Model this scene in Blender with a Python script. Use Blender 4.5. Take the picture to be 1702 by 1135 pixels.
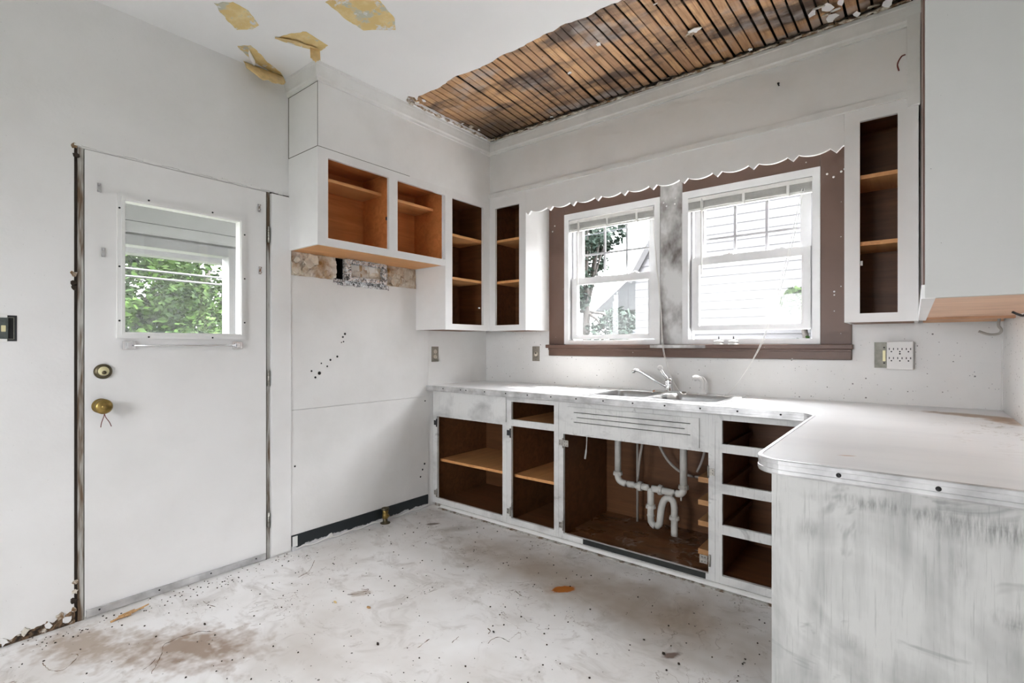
import bpy, bmesh, math, random
from mathutils import Vector, Matrix, noise
random.seed(7)
for o in list(bpy.data.objects): bpy.data.objects.remove(o)
SC = bpy.context.scene
C = SC.collection

# ------------------------------------------------------------------ camera, world, light, exposure
cam_d = bpy.data.cameras.new('camera'); cam = bpy.data.objects.new('camera', cam_d); C.objects.link(cam)
cam_d.sensor_width = 36.0; cam_d.lens = 837.06/1702*36; cam_d.shift_y = 6.47/1702; cam_d.clip_start = 0.02
cam.location = (2.874, -3.236, 1.216); cam.rotation_euler = (math.radians(90), 0, math.radians(38.66))
SC.camera = cam
SKY = 20.0; SUN = 14.0
w = bpy.data.worlds.new('overcast_sky'); SC.world = w; w.use_nodes = True
bgn = w.node_tree.nodes['Background']; bgn.inputs[0].default_value = (0.945, 0.960, 1.0, 1); 
_g = w.node_tree.nodes.new('ShaderNodeTexCoord'); _s = w.node_tree.nodes.new('ShaderNodeSeparateXYZ'); _m = w.node_tree.nodes.new('ShaderNodeMapRange')   # overcast sky: zenith three times the horizon
w.node_tree.links.new(_g.outputs['Generated'], _s.inputs[0]); w.node_tree.links.new(_s.outputs[2], _m.inputs[0]); _m.inputs[1].default_value = 0; _m.inputs[2].default_value = 1; _m.inputs[3].default_value = SKY/3; _m.inputs[4].default_value = SKY
w.node_tree.links.new(_m.outputs[0], bgn.inputs[1])
vs = SC.view_settings
vs.view_transform = 'Standard'; vs.look = 'None'; vs.exposure = 1.22; vs.gamma = 1.0; vs.use_curve_mapping = False
try:
    SC.cycles.max_bounces = 12; SC.cycles.use_adaptive_sampling = True; SC.cycles.adaptive_threshold = .08; SC.cycles.adaptive_min_samples = 16; SC.cycles.diffuse_bounces = 5; SC.cycles.transparent_max_bounces = 16
    SC.cycles.use_denoising = True; SC.cycles.sample_clamp_indirect = 6.0; SC.cycles.caustics_reflective = False; SC.cycles.caustics_refractive = False
except Exception: pass
sd = bpy.data.lights.new('sun', 'SUN'); sd.energy = SUN; sd.angle = math.radians(1.0); sd.color = (1.0, .97, .92)
sun = bpy.data.objects.new('sun', sd); sun.rotation_euler = Vector((.30, .45, 1.0)).to_track_quat('Z', 'Y').to_euler(); C.objects.link(sun)   # high sun over the neighbour's roof
def portal(name, loc, rot, sx, sy):
    l = bpy.data.lights.new(name, 'AREA'); l.shape = 'RECTANGLE'; l.size = sx; l.size_y = sy
    l.cycles.is_portal = True
    o = bpy.data.objects.new(name, l); o.location = loc; o.rotation_euler = rot; C.objects.link(o)
R90 = math.radians(90)
portal('sky_portal_window', (1.64, 0.16, 1.75), (-R90, 0, 0), 1.8, 1.12)
portal('sky_portal_rear', (1.6, -5.18, 1.525), (R90, 0, 0), 1.2, 1.05)

# ------------------------------------------------------------------ room numbers
CEIL = 2.763; DL = 0.316; DW = -0.315; ZU = 1.327; ZS = 1.772; ZT = 2.312; XR = 3.197
YB = -0.612; YC = -0.677; HC = 0.915; REAR = -5.2; HOLE_Y = -1.185

# ------------------------------------------------------------------ materials
class N:
    def __init__(s, name):
        s.m = bpy.data.materials.new(name); s.m.use_nodes = True; s.t = s.m.node_tree; s.b = s.t.nodes['Principled BSDF']
        s.out = s.t.nodes['Material Output']; s.geo = s.t.nodes.new('ShaderNodeNewGeometry'); s.pos = s.geo.outputs['Position']
    def n(s, k, **kw):
        x = s.t.nodes.new(k)
        for a, b in kw.items(): setattr(x, a, b)
        return x
    def L(s, a, b):
        if hasattr(a, 'is_output'): s.t.links.new(a, b)
        else:
            try: b.default_value = a
            except Exception: b.default_value = (a[0], a[1], a[2], 1) if hasattr(a, '__len__') else a
    def mp(s, sc=(1, 1, 1), loc=(0, 0, 0), rot=(0, 0, 0)):
        x = s.n('ShaderNodeMapping'); s.L(s.pos, x.inputs[0]); x.inputs[1].default_value = loc; x.inputs[2].default_value = rot; x.inputs[3].default_value = sc
        return x.outputs[0]
    def noise(s, scale=5, detail=4, rough=.55, vec=None, dist=0.0):
        x = s.n('ShaderNodeTexNoise'); s.L(vec or s.pos, x.inputs['Vector']); x.inputs['Scale'].default_value = scale
        x.inputs['Detail'].default_value = min(detail, 4); x.inputs['Roughness'].default_value = rough; x.inputs['Distortion'].default_value = dist
        return x.outputs[0]
    def math(s, op, a, b=0.0, c=0.0, clamp=False):
        x = s.n('ShaderNodeMath', operation=op, use_clamp=clamp); s.L(a, x.inputs[0]); s.L(b, x.inputs[1]); s.L(c, x.inputs[2]); return x.outputs[0]
    def rng(s, v, a, b, c=0.0, d=1.0):
        x = s.n('ShaderNodeMapRange'); x.clamp = True; s.L(v, x.inputs[0])
        for i, q in enumerate((a, b, c, d)): x.inputs[i+1].default_value = q
        return x.outputs[0]
    def mix(s, f, a, b):
        x = s.n('ShaderNodeMix', data_type='RGBA'); s.L(f, x.inputs[0])
        for q, i in ((a, 6), (b, 7)):
            if hasattr(q, 'is_output'): s.L(q, x.inputs[i])
            else: x.inputs[i].default_value = (q[0], q[1], q[2], 1)
        return x.outputs[2]
    def specks(s, scale=25, size=.12, power=5, vec=None):
        x = s.n('ShaderNodeTexVoronoi'); s.L(vec or s.pos, x.inputs['Vector']); x.inputs['Scale'].default_value = scale
        sp = s.n('ShaderNodeSeparateColor'); s.L(x.outputs['Color'], sp.inputs[0])
        th = s.math('MULTIPLY', s.math('POWER', sp.outputs[0], power), size)
        return s.math('LESS_THAN', x.outputs['Distance'], th)
    def blob(s, c, r, soft=.5, amt=.5, nscale=8, rot=0.0):
        v = s.n('ShaderNodeVectorMath', operation='SUBTRACT'); s.L(s.pos, v.inputs[0]); v.inputs[1].default_value = c
        mpn = s.n('ShaderNodeMapping', vector_type='TEXTURE'); s.L(v.outputs[0], mpn.inputs[0]); mpn.inputs[2].default_value = (0, 0, rot); mpn.inputs[3].default_value = r
        ln = s.n('ShaderNodeVectorMath', operation='LENGTH'); s.L(mpn.outputs[0], ln.inputs[0])
        nz = s.noise(nscale, 2.5, .65)
        d = s.math('ADD', ln.outputs[1], s.math('MULTIPLY', s.math('SUBTRACT', nz, .5), amt*2))
        return s.rng(d, 1.0, 1.0-soft, 0, 1)
    def bump(s, h, strength=.2, dist=.01):
        x = s.n('ShaderNodeBump'); x.inputs['Strength'].default_value = strength; x.inputs['Distance'].default_value = dist
        s.L(h, x.inputs['Height']); s.L(x.outputs[0], s.b.inputs['Normal'])
    def done(s, col, rough=.6, metal=0.0, spec=.4):
        s.L(col if hasattr(col, 'is_output') else (col[0], col[1], col[2], 1), s.b.inputs['Base Color']); s.L(rough, s.b.inputs['Roughness'])
        s.b.inputs['Metallic'].default_value = metal; s.b.inputs['Specular IOR Level'].default_value = spec
        return s.m
MAT = {}
def plain(name, col, rough=.5, metal=0.0, spec=.4, var=.0, vscale=8):
    n = N(name)
    if var: 
        k = n.rng(n.noise(vscale, 4), .3, .7, 1-var, 1+var*.4)
        x = n.n('ShaderNodeVectorMath', operation='SCALE'); x.inputs[0].default_value = col[:3]; n.L(k, x.inputs[3]); col = x.outputs[0]
    MAT[name] = n.done(col, rough, metal, spec); return MAT[name]
def painted(name, col, dirty=(.42, .40, .36), amt=.35, speck=0.0, scale=2.2, rough=.55, bumpy=.12):
    n = N(name)
    f = n.rng(n.noise(scale, 6, .6), .42, .8, 0, amt)
    c = n.mix(f, col, dirty)
    f2 = n.rng(n.noise(14, 3), .60, .78, 0, amt*.35); c = n.mix(f2, c, (.55, .54, .52))
    if speck:
        c = n.mix(n.math('MULTIPLY', n.specks(52, speck*.85, 7), .8), c, (.06, .055, .05))
        c = n.mix(n.math('MULTIPLY', n.specks(90, speck*.9, 8), .55), c, (.12, .11, .10))
    n.bump(n.noise(60, 1), bumpy, .004)
    MAT[name] = n.done(c, rough); return MAT[name]
painted('wall_paint', (.80, .795, .785), amt=.16, speck=.05)
painted('soffit_paint', (.85, .845, .835), amt=.18, speck=.05, scale=3)
painted('panel_speckled', (.79, .785, .77), amt=.18, speck=.26, scale=3, rough=.4)
painted('cabinet_paint', (.83, .825, .815), amt=.14, speck=.06, scale=4, rough=.42, bumpy=.05)
painted('trim_paint', (.81, .805, .79), amt=.25, speck=.06, scale=7, rough=.45)
painted('door_paint', (.82, .815, .805), amt=.15, speck=.03, scale=2.5, rough=.38, bumpy=.06)
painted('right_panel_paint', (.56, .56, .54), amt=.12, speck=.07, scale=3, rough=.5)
# ceiling paint
n = N('ceiling_paint')
c = n.mix(n.rng(n.noise(1.8, 6, .6), .45, .8, 0, .25), (.90, .90, .90), (.72, .72, .72))
c = n.mix(n.rng(n.noise(7, 5, .7), .68, .82, 0, .4), c, (.42, .41, .40))
n.bump(n.noise(22, 2), .15, .006); MAT['ceiling_paint'] = n.done(c, .7)
# streaky primer on the cabinet fronts
def primer(name, white, grey, lo=.40, hi=.66, sc=(9, 9, 1.1)):
    n = N(name)
    a = n.noise(1.6, 7, .65, n.mp(sc, rot=(0, .22, .1)), .6); b = n.noise(2.4, 4, .6, dist=1.2)
    f = n.math('ADD', n.math('MULTIPLY', a, .42), n.math('MULTIPLY', b, .58))
    c = n.mix(n.rng(f, lo, hi, 0, 1), white, grey)
    st = n.noise(1.0, 6, .75, n.mp((150, 150, 5), rot=(0, .12, 0)))
    c = n.mix(n.rng(st, .56, .72, 0, .6), c, tuple(q*1.05 for q in grey)); c = n.mix(n.rng(n.noise(3.2, 6, .7, n.mp((1, 1, 1.6), (2, 0, 5)), 1.5), .60, .68, 0, .6), c, tuple(q*.8 for q in grey))
    c = n.mix(n.math('MULTIPLY', n.specks(17, .07, 8), .7), c, (.08, .075, .07))
    if name == 'primer_brushed':
        for ce_, ra_, k_ in (((3.02, -1.733, .815), (.26, .2, .05), .75), ((2.80, -1.733, .83), (.20, .2, .025), .6), ((3.05, -1.733, .62), (.07, .2, .03), .5), ((2.75, -1.733, .48), (.02, .2, .03), .5), ((2.66, -1.733, .74), (.03, .2, .03), .45), ((2.95, -1.733, .72), (.03, .2, .05), .4)):
            c = n.mix(n.math('MULTIPLY', n.math('MULTIPLY', n.blob(ce_, ra_, .9, .7, 16), n.rng(n.noise(1.0, 6, .7, n.mp((120, 120, 14), rot=(0, .9, 0))), .38, .62)), k_), c, (.13, .13, .12))
    n.bump(st, .2, .003); MAT[name] = n.done(c, .5)
primer('primer_brushed', (.58, .58, .56), (.26, .265, .255), .42, .68)
primer('primer_face', (.72, .72, .705), (.40, .40, .395), .50, .72, (3, 3, 5))
def wood(name, a, b, axis='x', scale=1.0, rough=.45, dark=None):
    n = N(name)
    s = {'x': (1.2, 14, 14), 'y': (14, 1.2, 14), 'z': (14, 14, 1.2)}[axis]
    f = n.noise(1.6*scale, 6, .6, n.mp(s), 1.0); g = n.noise(3, 3)
    c = n.mix(n.rng(f, .3, .7), a, b); c = n.mix(n.rng(g, .45, .75, 0, .35), c, tuple(q*.55 for q in a))
    if dark: c = n.mix(n.rng(n.noise(2.2, 5, .6), .5, .68, 0, .8), c, dark)
    n.bump(f, .12, .003); MAT[name] = n.done(c, rough)
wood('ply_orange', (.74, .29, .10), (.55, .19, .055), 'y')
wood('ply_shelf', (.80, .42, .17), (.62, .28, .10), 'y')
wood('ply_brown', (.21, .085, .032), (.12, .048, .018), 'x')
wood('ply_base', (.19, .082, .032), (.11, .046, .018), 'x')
wood('ply_under', (.80, .52, .34), (.66, .40, .25), 'x', dark=(.50, .28, .16))
wood('raw_wood', (.55, .30, .13), (.40, .19, .07), 'y')
# sink cabinet bottom: wet stains
n = N('sink_floor')
f = n.noise(1.4, 6, .6, n.mp((3, 9, 3)), 1.0); c = n.mix(n.rng(f, .3, .7), (.20, .085, .03), (.09, .04, .016))
c = n.mix(n.rng(n.noise(5, 6, .7, dist=1.5), .60, .68, 0, .75), c, (.45, .42, .38)); MAT['sink_floor'] = n.done(c, n.rng(n.noise(4), .4, .6, .2, .5))
# brown casing
n = N('casing_brown')
c = n.mix(n.rng(n.noise(3, 4), .4, .7, 0, .5), (.120, .068, .048), (.165, .10, .075))
c = n.mix(n.math('MULTIPLY', n.specks(30, .16, 8), .9), c, (.7, .68, .65)); MAT['casing_brown'] = n.done(c, .38)
# middle post between the windows: light halo and glare put into the colour over brown
n = N('casing_glare')
c = n.mix(n.rng(n.noise(4.2, 5, .6, n.mp((1.2, 1, .8))), .38, .60), (.16, .14, .13), (.66, .66, .65)); MAT['casing_glare'] = n.done(c, .4)
plain('vinyl_white', (.80, .80, .80), .35, var=.08)
plain('vinyl_grey', (.50, .50, .52), .35)
plain('blind_white', (.72, .71, .68), .45, var=.1, vscale=30)
# glass
def glass(name, haze=0.0, tint=(1, 1, 1)):
    m = bpy.data.materials.new(name); m.use_nodes = True; t = m.node_tree; t.nodes.clear()
    out = t.nodes.new('ShaderNodeOutputMaterial'); tr = t.nodes.new('ShaderNodeBsdfTransparent'); gl = t.nodes.new('ShaderNodeBsdfGlossy'); gl.inputs['Roughness'].default_value = .02
    tr.inputs[0].default_value = (*tint, 1)
    lw = t.nodes.new('ShaderNodeLayerWeight'); lw.inputs[0].default_value = .5; pw = t.nodes.new('ShaderNodeMath'); pw.operation = 'POWER'; t.links.new(lw.outputs['Facing'], pw.inputs[0]); pw.inputs[1].default_value = 4.0; fr = t.nodes.new('ShaderNodeMath'); fr.operation = 'MULTIPLY_ADD'; t.links.new(pw.outputs[0], fr.inputs[0]); fr.inputs[1].default_value = .5; fr.inputs[2].default_value = .025; mx = t.nodes.new('ShaderNodeMixShader')
    t.links.new(fr.outputs[0], mx.inputs[0]); t.links.new(tr.outputs[0], mx.inputs[1]); t.links.new(gl.outputs[0], mx.inputs[2]); last = mx
    if haze:
        df = t.nodes.new('ShaderNodeBsdfTranslucent'); df.inputs[0].default_value = (.8, .82, .82, 1); nz = t.nodes.new('ShaderNodeTexNoise'); nz.inputs['Scale'].default_value = 5; nz.inputs['Detail'].default_value = 5
        ge = t.nodes.new('ShaderNodeNewGeometry'); t.links.new(ge.outputs['Position'], nz.inputs['Vector'])
        mr = t.nodes.new('ShaderNodeMapRange'); mr.inputs[1].default_value = .3; mr.inputs[2].default_value = .7; mr.inputs[3].default_value = haze*.4; mr.inputs[4].default_value = haze
        t.links.new(nz.outputs[0], mr.inputs[0]); m2 = t.nodes.new('ShaderNodeMixShader'); t.links.new(mr.outputs[0], m2.inputs[0]); t.links.new(mx.outputs[0], m2.inputs[1]); t.links.new(df.outputs[0], m2.inputs[2]); last = m2
    t.links.new(last.outputs[0], out.inputs[0]); MAT[name] = m
glass('glass_clear', 0); glass('glass_hazy', .018); glass('glass_door', .05)
# countertop laminate
n = N('laminate')
c = n.mix(n.rng(n.noise(1.5, 6, .6, n.mp((.8, 3, 1)), .8), .45, .75, 0, .45), (.86, .86, .86), (.66, .67, .69))
c = n.mix(n.math('MULTIPLY', n.blob((3.05, -.32, HC), (.20, .075, .2), .5, .6, 16, -.35), 1.0), c, (.30, .165, .06))
c = n.mix(n.math('MULTIPLY', n.blob((3.145, -.42, HC), (.06, .20, .2), .6, .6, 18, .3), 1.0), c, (.38, .21, .08))
c = n.mix(n.math('MULTIPLY', n.blob((2.73, -1.59, HC), (.028, .007, .2), .5, .3, 20, .4), .9), c, (.50, .26, .15))
crk = n.math('MULTIPLY', n.rng(n.math('ABSOLUTE', n.math('SUBTRACT', n.noise(6, 4, .6, dist=.8), .5)), .012, .003), n.blob((3.12, -.8, HC), (.22, .6, .3), .7, .3, 4))
c = n.mix(n.math('MULTIPLY', crk, .6), c, (.35, .31, .25)); MAT['laminate'] = n.done(c, .28)
plain('aluminium_edge', (.66, .66, .66), .38, .75, var=.35, vscale=12)
plain('steel', (.42, .42, .42), .32, .95, var=.12, vscale=20)
plain('sink_rim', (.86, .86, .86), .25, .25)
plain('chrome', (.72, .72, .73), .12, 1.0)
plain('pvc', (.66, .65, .61), .4, var=.18, vscale=14)
plain('plastic_white', (.80, .79, .77), .4)
plain('hose_grey', (.42, .39, .35), .5)
plain('brass', (.34, .235, .075), .32, .9, var=.25, vscale=40)
plain('brass_pale', (.72, .66, .40), .4, .3)
plain('bronze_dark', (.12, .10, .06), .4, .7)
plain('rail_dark', (.030, .034, .032), .4, var=.4, vscale=20); plain('black', (.012, .012, .012), .6)
plain('dark_gap', (.035, .025, .018), .9)
plain('wire_red', (.16, .03, .02), .5)
plain('wire_dark', (.05, .05, .05), .5)
plain('outlet_plate', (.27, .24, .20), .4, .2)
plain('device_face', (.62, .55, .46), .4)
plain('box_metal', (.28, .275, .235), .5, .5, var=.3, vscale=40)
plain('hinge_metal', (.46, .44, .40), .4, .8, var=.35, vscale=60)
plain('hinge_dark', (.05, .05, .055), .4, .6)
plain('device_dark', (.10, .115, .11), .5, .2, var=.3, vscale=60)
plain('splinter', (.52, .31, .14), .7, var=.3, vscale=60)
plain('paper_tan', (.80, .60, .30), .75, var=.22, vscale=22)
plain('cord_white', (.78, .77, .74), .6)
# jamb: worn raw paint and wood
n = N('jamb_worn')
c = n.mix(n.rng(n.noise(1.2, 6, .7, n.mp((14, 14, 1.6))), .46, .60), (.47, .46, .43), (.13, .085, .05)); MAT['jamb_worn'] = n.done(c, .7)
# dark baseboard strip with leftover white paint
n = N('strip_dark')
zz = n.n('ShaderNodeSeparateXYZ'); n.L(n.pos, zz.inputs[0])
edge = n.math('ADD', zz.outputs[2], n.math('MULTIPLY', n.math('SUBTRACT', n.noise(16, 5, .7), .5), .05))
c = n.mix(n.rng(edge, .030, .024), (.022, .028, .031), (.64, .64, .65)); MAT['strip_dark'] = n.done(c, .35)
# exposed plaster tan patches
n = N('plaster_tan')
c = n.mix(n.rng(n.noise(18, 5, .6), .45, .65), (.72, .54, .24), (.80, .65, .35))
c = n.mix(n.rng(n.noise(9, 6, .65), .55, .60), c, (.56, .55, .45)); c = n.mix(n.rng(n.noise(12, 6, .7, n.mp(loc=(3, 1, 0))), .57, .62), c, (.75, .75, .75)); MAT['plaster_tan'] = n.done(c, .8)
n = N('plaster_crumb')
c = n.mix(n.rng(n.noise(22, 5, .65), .42, .6), (.66, .62, .54), (.20, .12, .06)); n.bump(n.noise(70, 4), .5, .006); MAT['plaster_crumb'] = n.done(c, .85)
n = N('plaster_old')
c = n.mix(n.rng(n.noise(10, 6, .65), .40, .66), (.66, .60, .50), (.36, .20, .075)); c = n.mix(n.rng(n.noise(6, 4), .5, .62, 0, .7), c, (.72, .70, .67)); n.bump(n.noise(40, 4), .5, .008); MAT['plaster_old'] = n.done(c, .8)
# lath
n = N('lath_wood')
inf = n.n('ShaderNodeObjectInfo'); r = inf.outputs['Random']
f = n.noise(2.0, 6, .65, n.mp((40, 3, 10)), .5)
c = n.mix(r, (.66, .40, .20), (.43, .255, .145)); c = n.mix(n.rng(f, .42, .68, 0, .8), c, (.30, .15, .07))
band = n.noise(2.6, 4, .6, n.mp((.9, 2.2, 1)))
c = n.mix(n.rng(band, .47, .62, 0, .9), c, (.075, .052, .042)); c = n.mix(n.rng(n.noise(3.0, 4, .6, n.mp((1, 2, 1), (4, 2, 0))), .54, .70, 0, .75), c, (.42, .385, .36))
c = n.mix(n.math('MULTIPLY', n.specks(45, .13, 6), .8), c, (.66, .62, .56)); c = n.mix(n.math('MULTIPLY', n.specks(30, .15, 6, n.mp(loc=(9, 3, 0))), .9), c, (.03, .02, .015))
yy = n.n('ShaderNodeSeparateXYZ'); n.L(n.pos, yy.inputs[0])
# darker blob over the laths around the wall corner
c = n.mix(n.math('MULTIPLY', n.blob((.40, -.42, CEIL), (.62, .40, .5), .8, .4, 7), .85), c, (.045, .028, .020))
n.bump(f, .4, .004); MAT['lath_wood'] = n.done(c, .7)
# floor
n = N('floor_paint')
c = n.mix(n.rng(n.noise(1.3, 6, .62), .42, .72, 0, .75), (.80, .79, .78), (.54, .50, .46))
c = n.mix(n.rng(n.noise(4.2, 6, .7, n.mp((1, 1.4, 1)), .8), .52, .72, 0, .55), c, (.36, .32, .28))
c = n.mix(n.rng(n.noise(11, 5, .7, dist=.6), .60, .74, 0, .55), c, (.30, .255, .215))
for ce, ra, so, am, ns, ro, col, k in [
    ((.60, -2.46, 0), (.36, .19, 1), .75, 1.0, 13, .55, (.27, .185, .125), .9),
    ((.25, -2.72, 0), (.34, .15, 1), .75, 1.1, 15, .4, (.34, .26, .19), .8),
    ((1.50, -1.115, 0), (.13, .06, 1), .7, .5, 24, .9, (.34, .20, .10), .7),
    ((.31, -.895, 0), (.05, .022, 1), .3, .4, 30, .9, (.17, .14, .11), .9),
    ((.50, -.86, 0), (.16, .06, 1), .6, .4, 14, .9, (.36, .33, .29), .6),
    ((1.35, -1.0, 0), (.85, .28, 1), .9, .5, 5, .0, (.36, .29, .22), .8),  # this and the next blob: dirt plus the shaded floor's browner tone in colour
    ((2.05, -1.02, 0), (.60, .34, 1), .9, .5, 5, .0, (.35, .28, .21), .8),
    ((2.13, -1.30, 0), (.05, .022, 1), .5, .5, 30, .9, (.16, .10, .07), .9),
    ((.75, -1.77, 0), (.07, .03, 1), .4, .6, 26, .9, (.40, .34, .29), .8),
    ((1.0, -2.2, 0), (.4, .2, 1), .8, .6, 6, .4, (.45, .40, .35), .5),
    ((1.505, -1.115, 0), (.066, .036, 1), .2, .35, 30, .9, (.42, .125, .010), 1.0)]:
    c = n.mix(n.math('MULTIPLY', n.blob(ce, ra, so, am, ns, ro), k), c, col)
crk = n.rng(n.math('ABSOLUTE', n.math('SUBTRACT', n.noise(4.5, 4, .6, dist=1.0), .5)), .006, .001); crk = n.math('MULTIPLY', crk, n.rng(n.noise(2.5), .52, .6))
c = n.mix(n.math('MULTIPLY', crk, .75), c, (.17, .12, .085))
c = n.mix(n.math('MULTIPLY', n.specks(22, .12, 5), .9), c, (.07, .055, .045)); c = n.mix(n.math('MULTIPLY', n.specks(60, .16, 6), .7), c, (.10, .085, .07))
n.bump(n.noise(18, 2), .2, .006); MAT['floor_paint'] = n.done(c, n.rng(n.noise(6), .35, .65, .38, .62))
plain('plaster_flake', (.72, .66, .56), .8, var=.25, vscale=30)
n = N('rot_brown'); c = n.mix(n.rng(n.noise(26, 6, .7), .42, .6), (.22, .14, .08), (.035, .024, .016)); c = n.mix(n.rng(n.noise(14, 5, .7), .58, .63), c, (.55, .50, .43)); n.bump(n.noise(60, 4), .6, .008); MAT['rot_brown'] = n.done(c, .85)
# foil: bright glints and dark folds of the crinkles put into the colour
n = N('foil'); f = n.noise(40, 5, .7, dist=1.5); n.bump(f, 1.0, .02); MAT['foil'] = n.done(n.mix(n.rng(f, .40, .52), (.10, .10, .10), (.92, .92, .93)), .2, .8)
n = N('duct_white'); MAT['duct_white'] = n.done(n.mix(n.rng(n.noise(1.5, 4, .6, n.mp((1, 22, 2))), .53, .64), (.74, .72, .68), (.42, .27, .13)), .5)
# outside
n = N('leaf_green'); inf = n.n('ShaderNodeObjectInfo')
c = n.mix(n.rng(n.noise(2.2, 5, .6), .35, .65), (.003, .009, .003), (.022, .045, .008)); c = n.mix(n.rng(n.noise(30, 2), .5, .7, 0, .5), c, (.045, .062, .015)); MAT['leaf_green'] = n.done(c, .8, 0, .05)
n = N('leaf_blue'); c = n.mix(n.rng(n.noise(3, 5, .6), .35, .65), (.010, .016, .013), (.025, .036, .028)); MAT['leaf_blue'] = n.done(c, .8, 0, .05)
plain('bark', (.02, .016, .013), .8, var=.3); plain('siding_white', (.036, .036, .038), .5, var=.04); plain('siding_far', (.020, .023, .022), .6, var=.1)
plain('roof_grey', (.012, .013, .014), .8, var=.2); plain('grass_ground', (.022, .028, .012), .9, var=.4, vscale=3); plain('pole_grey', (.016, .018, .022), .8); plain('window_dark', (.04, .05, .06), .2)
plain('concrete', (.66, .65, .63), .85, var=.15); plain('porch_white', (.21, .21, .205), .5, var=.06); plain('porch_frame', (.15, .15, .147), .5)  # concrete kept pale to bounce light up to the ceiling

# ------------------------------------------------------------------ mesh helpers
ORG = {}
def finish(bm, name, mat, parent=None, smooth=False, recalc=True, mats=None):
    if recalc: bmesh.ops.recalc_face_normals(bm, faces=bm.faces)
    o0 = ORG.get(parent.name, Vector((0, 0, 0))) if parent else Vector((0, 0, 0))
    if o0.length: bmesh.ops.translate(bm, verts=bm.verts, vec=-o0)
    me = bpy.data.meshes.new(name); bm.to_mesh(me); bm.free()
    for m in (mats or [mat]): me.materials.append(MAT[m])
    if smooth:
        for p in me.polygons: p.use_smooth = True
    o = bpy.data.objects.new(name, me); C.objects.link(o)
    if parent: o.parent = parent; ORG[o.name] = o0
    else: ORG[o.name] = Vector((0, 0, 0))
    return o
def tag(o, label=None, cat=None, group=None, kind=None):
    if label: o['label'] = label
    if cat: o['category'] = cat
    if group: o['group'] = group
    if kind: o['kind'] = kind
    return o
def thing(name, label, cat, loc, group=None, kind=None):
    o = bpy.data.objects.new(name, None); o.empty_display_size = .05; C.objects.link(o); o.location = loc; ORG[o.name] = Vector(loc)
    return tag(o, label, cat, group, kind)
def B(bm, x0, x1, y0, y1, z0, z1, bev=0.0, mi=None):
    vs_ = [bm.verts.new((x, y, z)) for x in (x0, x1) for y in (y0, y1) for z in (z0, z1)]
    q = {'-x': (0, 1, 3, 2), '+x': (4, 6, 7, 5), '-y': (0, 4, 5, 1), '+y': (2, 3, 7, 6), '-z': (0, 2, 6, 4), '+z': (1, 5, 7, 3)}
    fs = []
    for k, i in q.items():
        f = bm.faces.new([vs_[j] for j in i]); f.material_index = (mi or {}).get(k, 0); fs.append(f)
    if bev:
        es = list({e for f in fs for e in f.edges}); bmesh.ops.bevel(bm, geom=es, offset=bev, segments=2, affect='EDGES', profile=.6)
    return bm
def box(name, mat, dims, parent=None, bev=0.0, mats=None, mi=None):
    bm = bmesh.new(); B(bm, *dims, bev=bev, mi=mi); return finish(bm, name, mat, parent, mats=mats)
def tube(bm, pts, r, seg=10, cap=True):
    pts = [Vector(p) for p in pts]; rings = []; up = None
    for i, p in enumerate(pts):
        d = (pts[min(i+1, len(pts)-1)]-pts[max(i-1, 0)]).normalized()
        if up is None: up = Vector((0, 0, 1)) if abs(d.z) < .9 else Vector((1, 0, 0))
        a = d.cross(up)
        if a.length < 1e-4: up = Vector((1, 0, 0)) if abs(d.x) < .9 else Vector((0, 1, 0)); a = d.cross(up)
        a.normalize(); b = d.cross(a).normalized(); up = -b if False else up
        rr = r[i] if hasattr(r, '__len__') else r
        rings.append([bm.verts.new(p+a*math.cos(2*math.pi*k/seg)*rr+b*math.sin(2*math.pi*k/seg)*rr) for k in range(seg)])
    for i in range(len(rings)-1):
        for k in range(seg): bm.faces.new((rings[i][k], rings[i][(k+1) % seg], rings[i+1][(k+1) % seg], rings[i+1][k]))
    if cap: bm.faces.new(rings[0][::-1]); bm.faces.new(rings[-1])
    return bm
def tubeo(name, mat, pts, r, parent=None, seg=10, smooth=True):
    return finish(tube(bmesh.new(), pts, r, seg), name, mat, parent, smooth)
def lathe(name, mat, prof, origin, axis, parent=None, seg=20, smooth=True):
    # prof: (radius, distance along axis)
    bm = bmesh.new(); ax = Vector(axis).normalized(); u = ax.orthogonal().normalized(); v = ax.cross(u); o0 = Vector(origin); rings = []
    for r, d in prof:
        if r < 1e-5: rings.append([bm.verts.new(o0+ax*d)])
        else: rings.append([bm.verts.new(o0+ax*d+u*math.cos(2*math.pi*k/seg)*r+v*math.sin(2*math.pi*k/seg)*r) for k in range(seg)])
    for a, b in zip(rings, rings[1:]):
        for k in range(seg):
            q = [a[k % len(a)], a[(k+1) % len(a)], b[(k+1) % len(b)], b[k % len(b)]]; q = list(dict.fromkeys(q))
            if len(q) > 2: bm.faces.new(q)
    return finish(bm, name, mat, parent, smooth)
def smooth_path(pts, n=8):
    P = [Vector(p) for p in pts]; P = [P[0]*2-P[1]]+P+[P[-1]*2-P[-2]]; out = []
    for i in range(1, len(P)-2):
        for k in range(n):
            t = k/n; a, b, c, d = P[i-1:i+3]
            out.append(.5*((2*b)+(c-a)*t+(2*a-5*b+4*c-d)*t*t+(3*b-a-3*c+d)*t**3))
    out.append(P[-2]); return out
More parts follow.
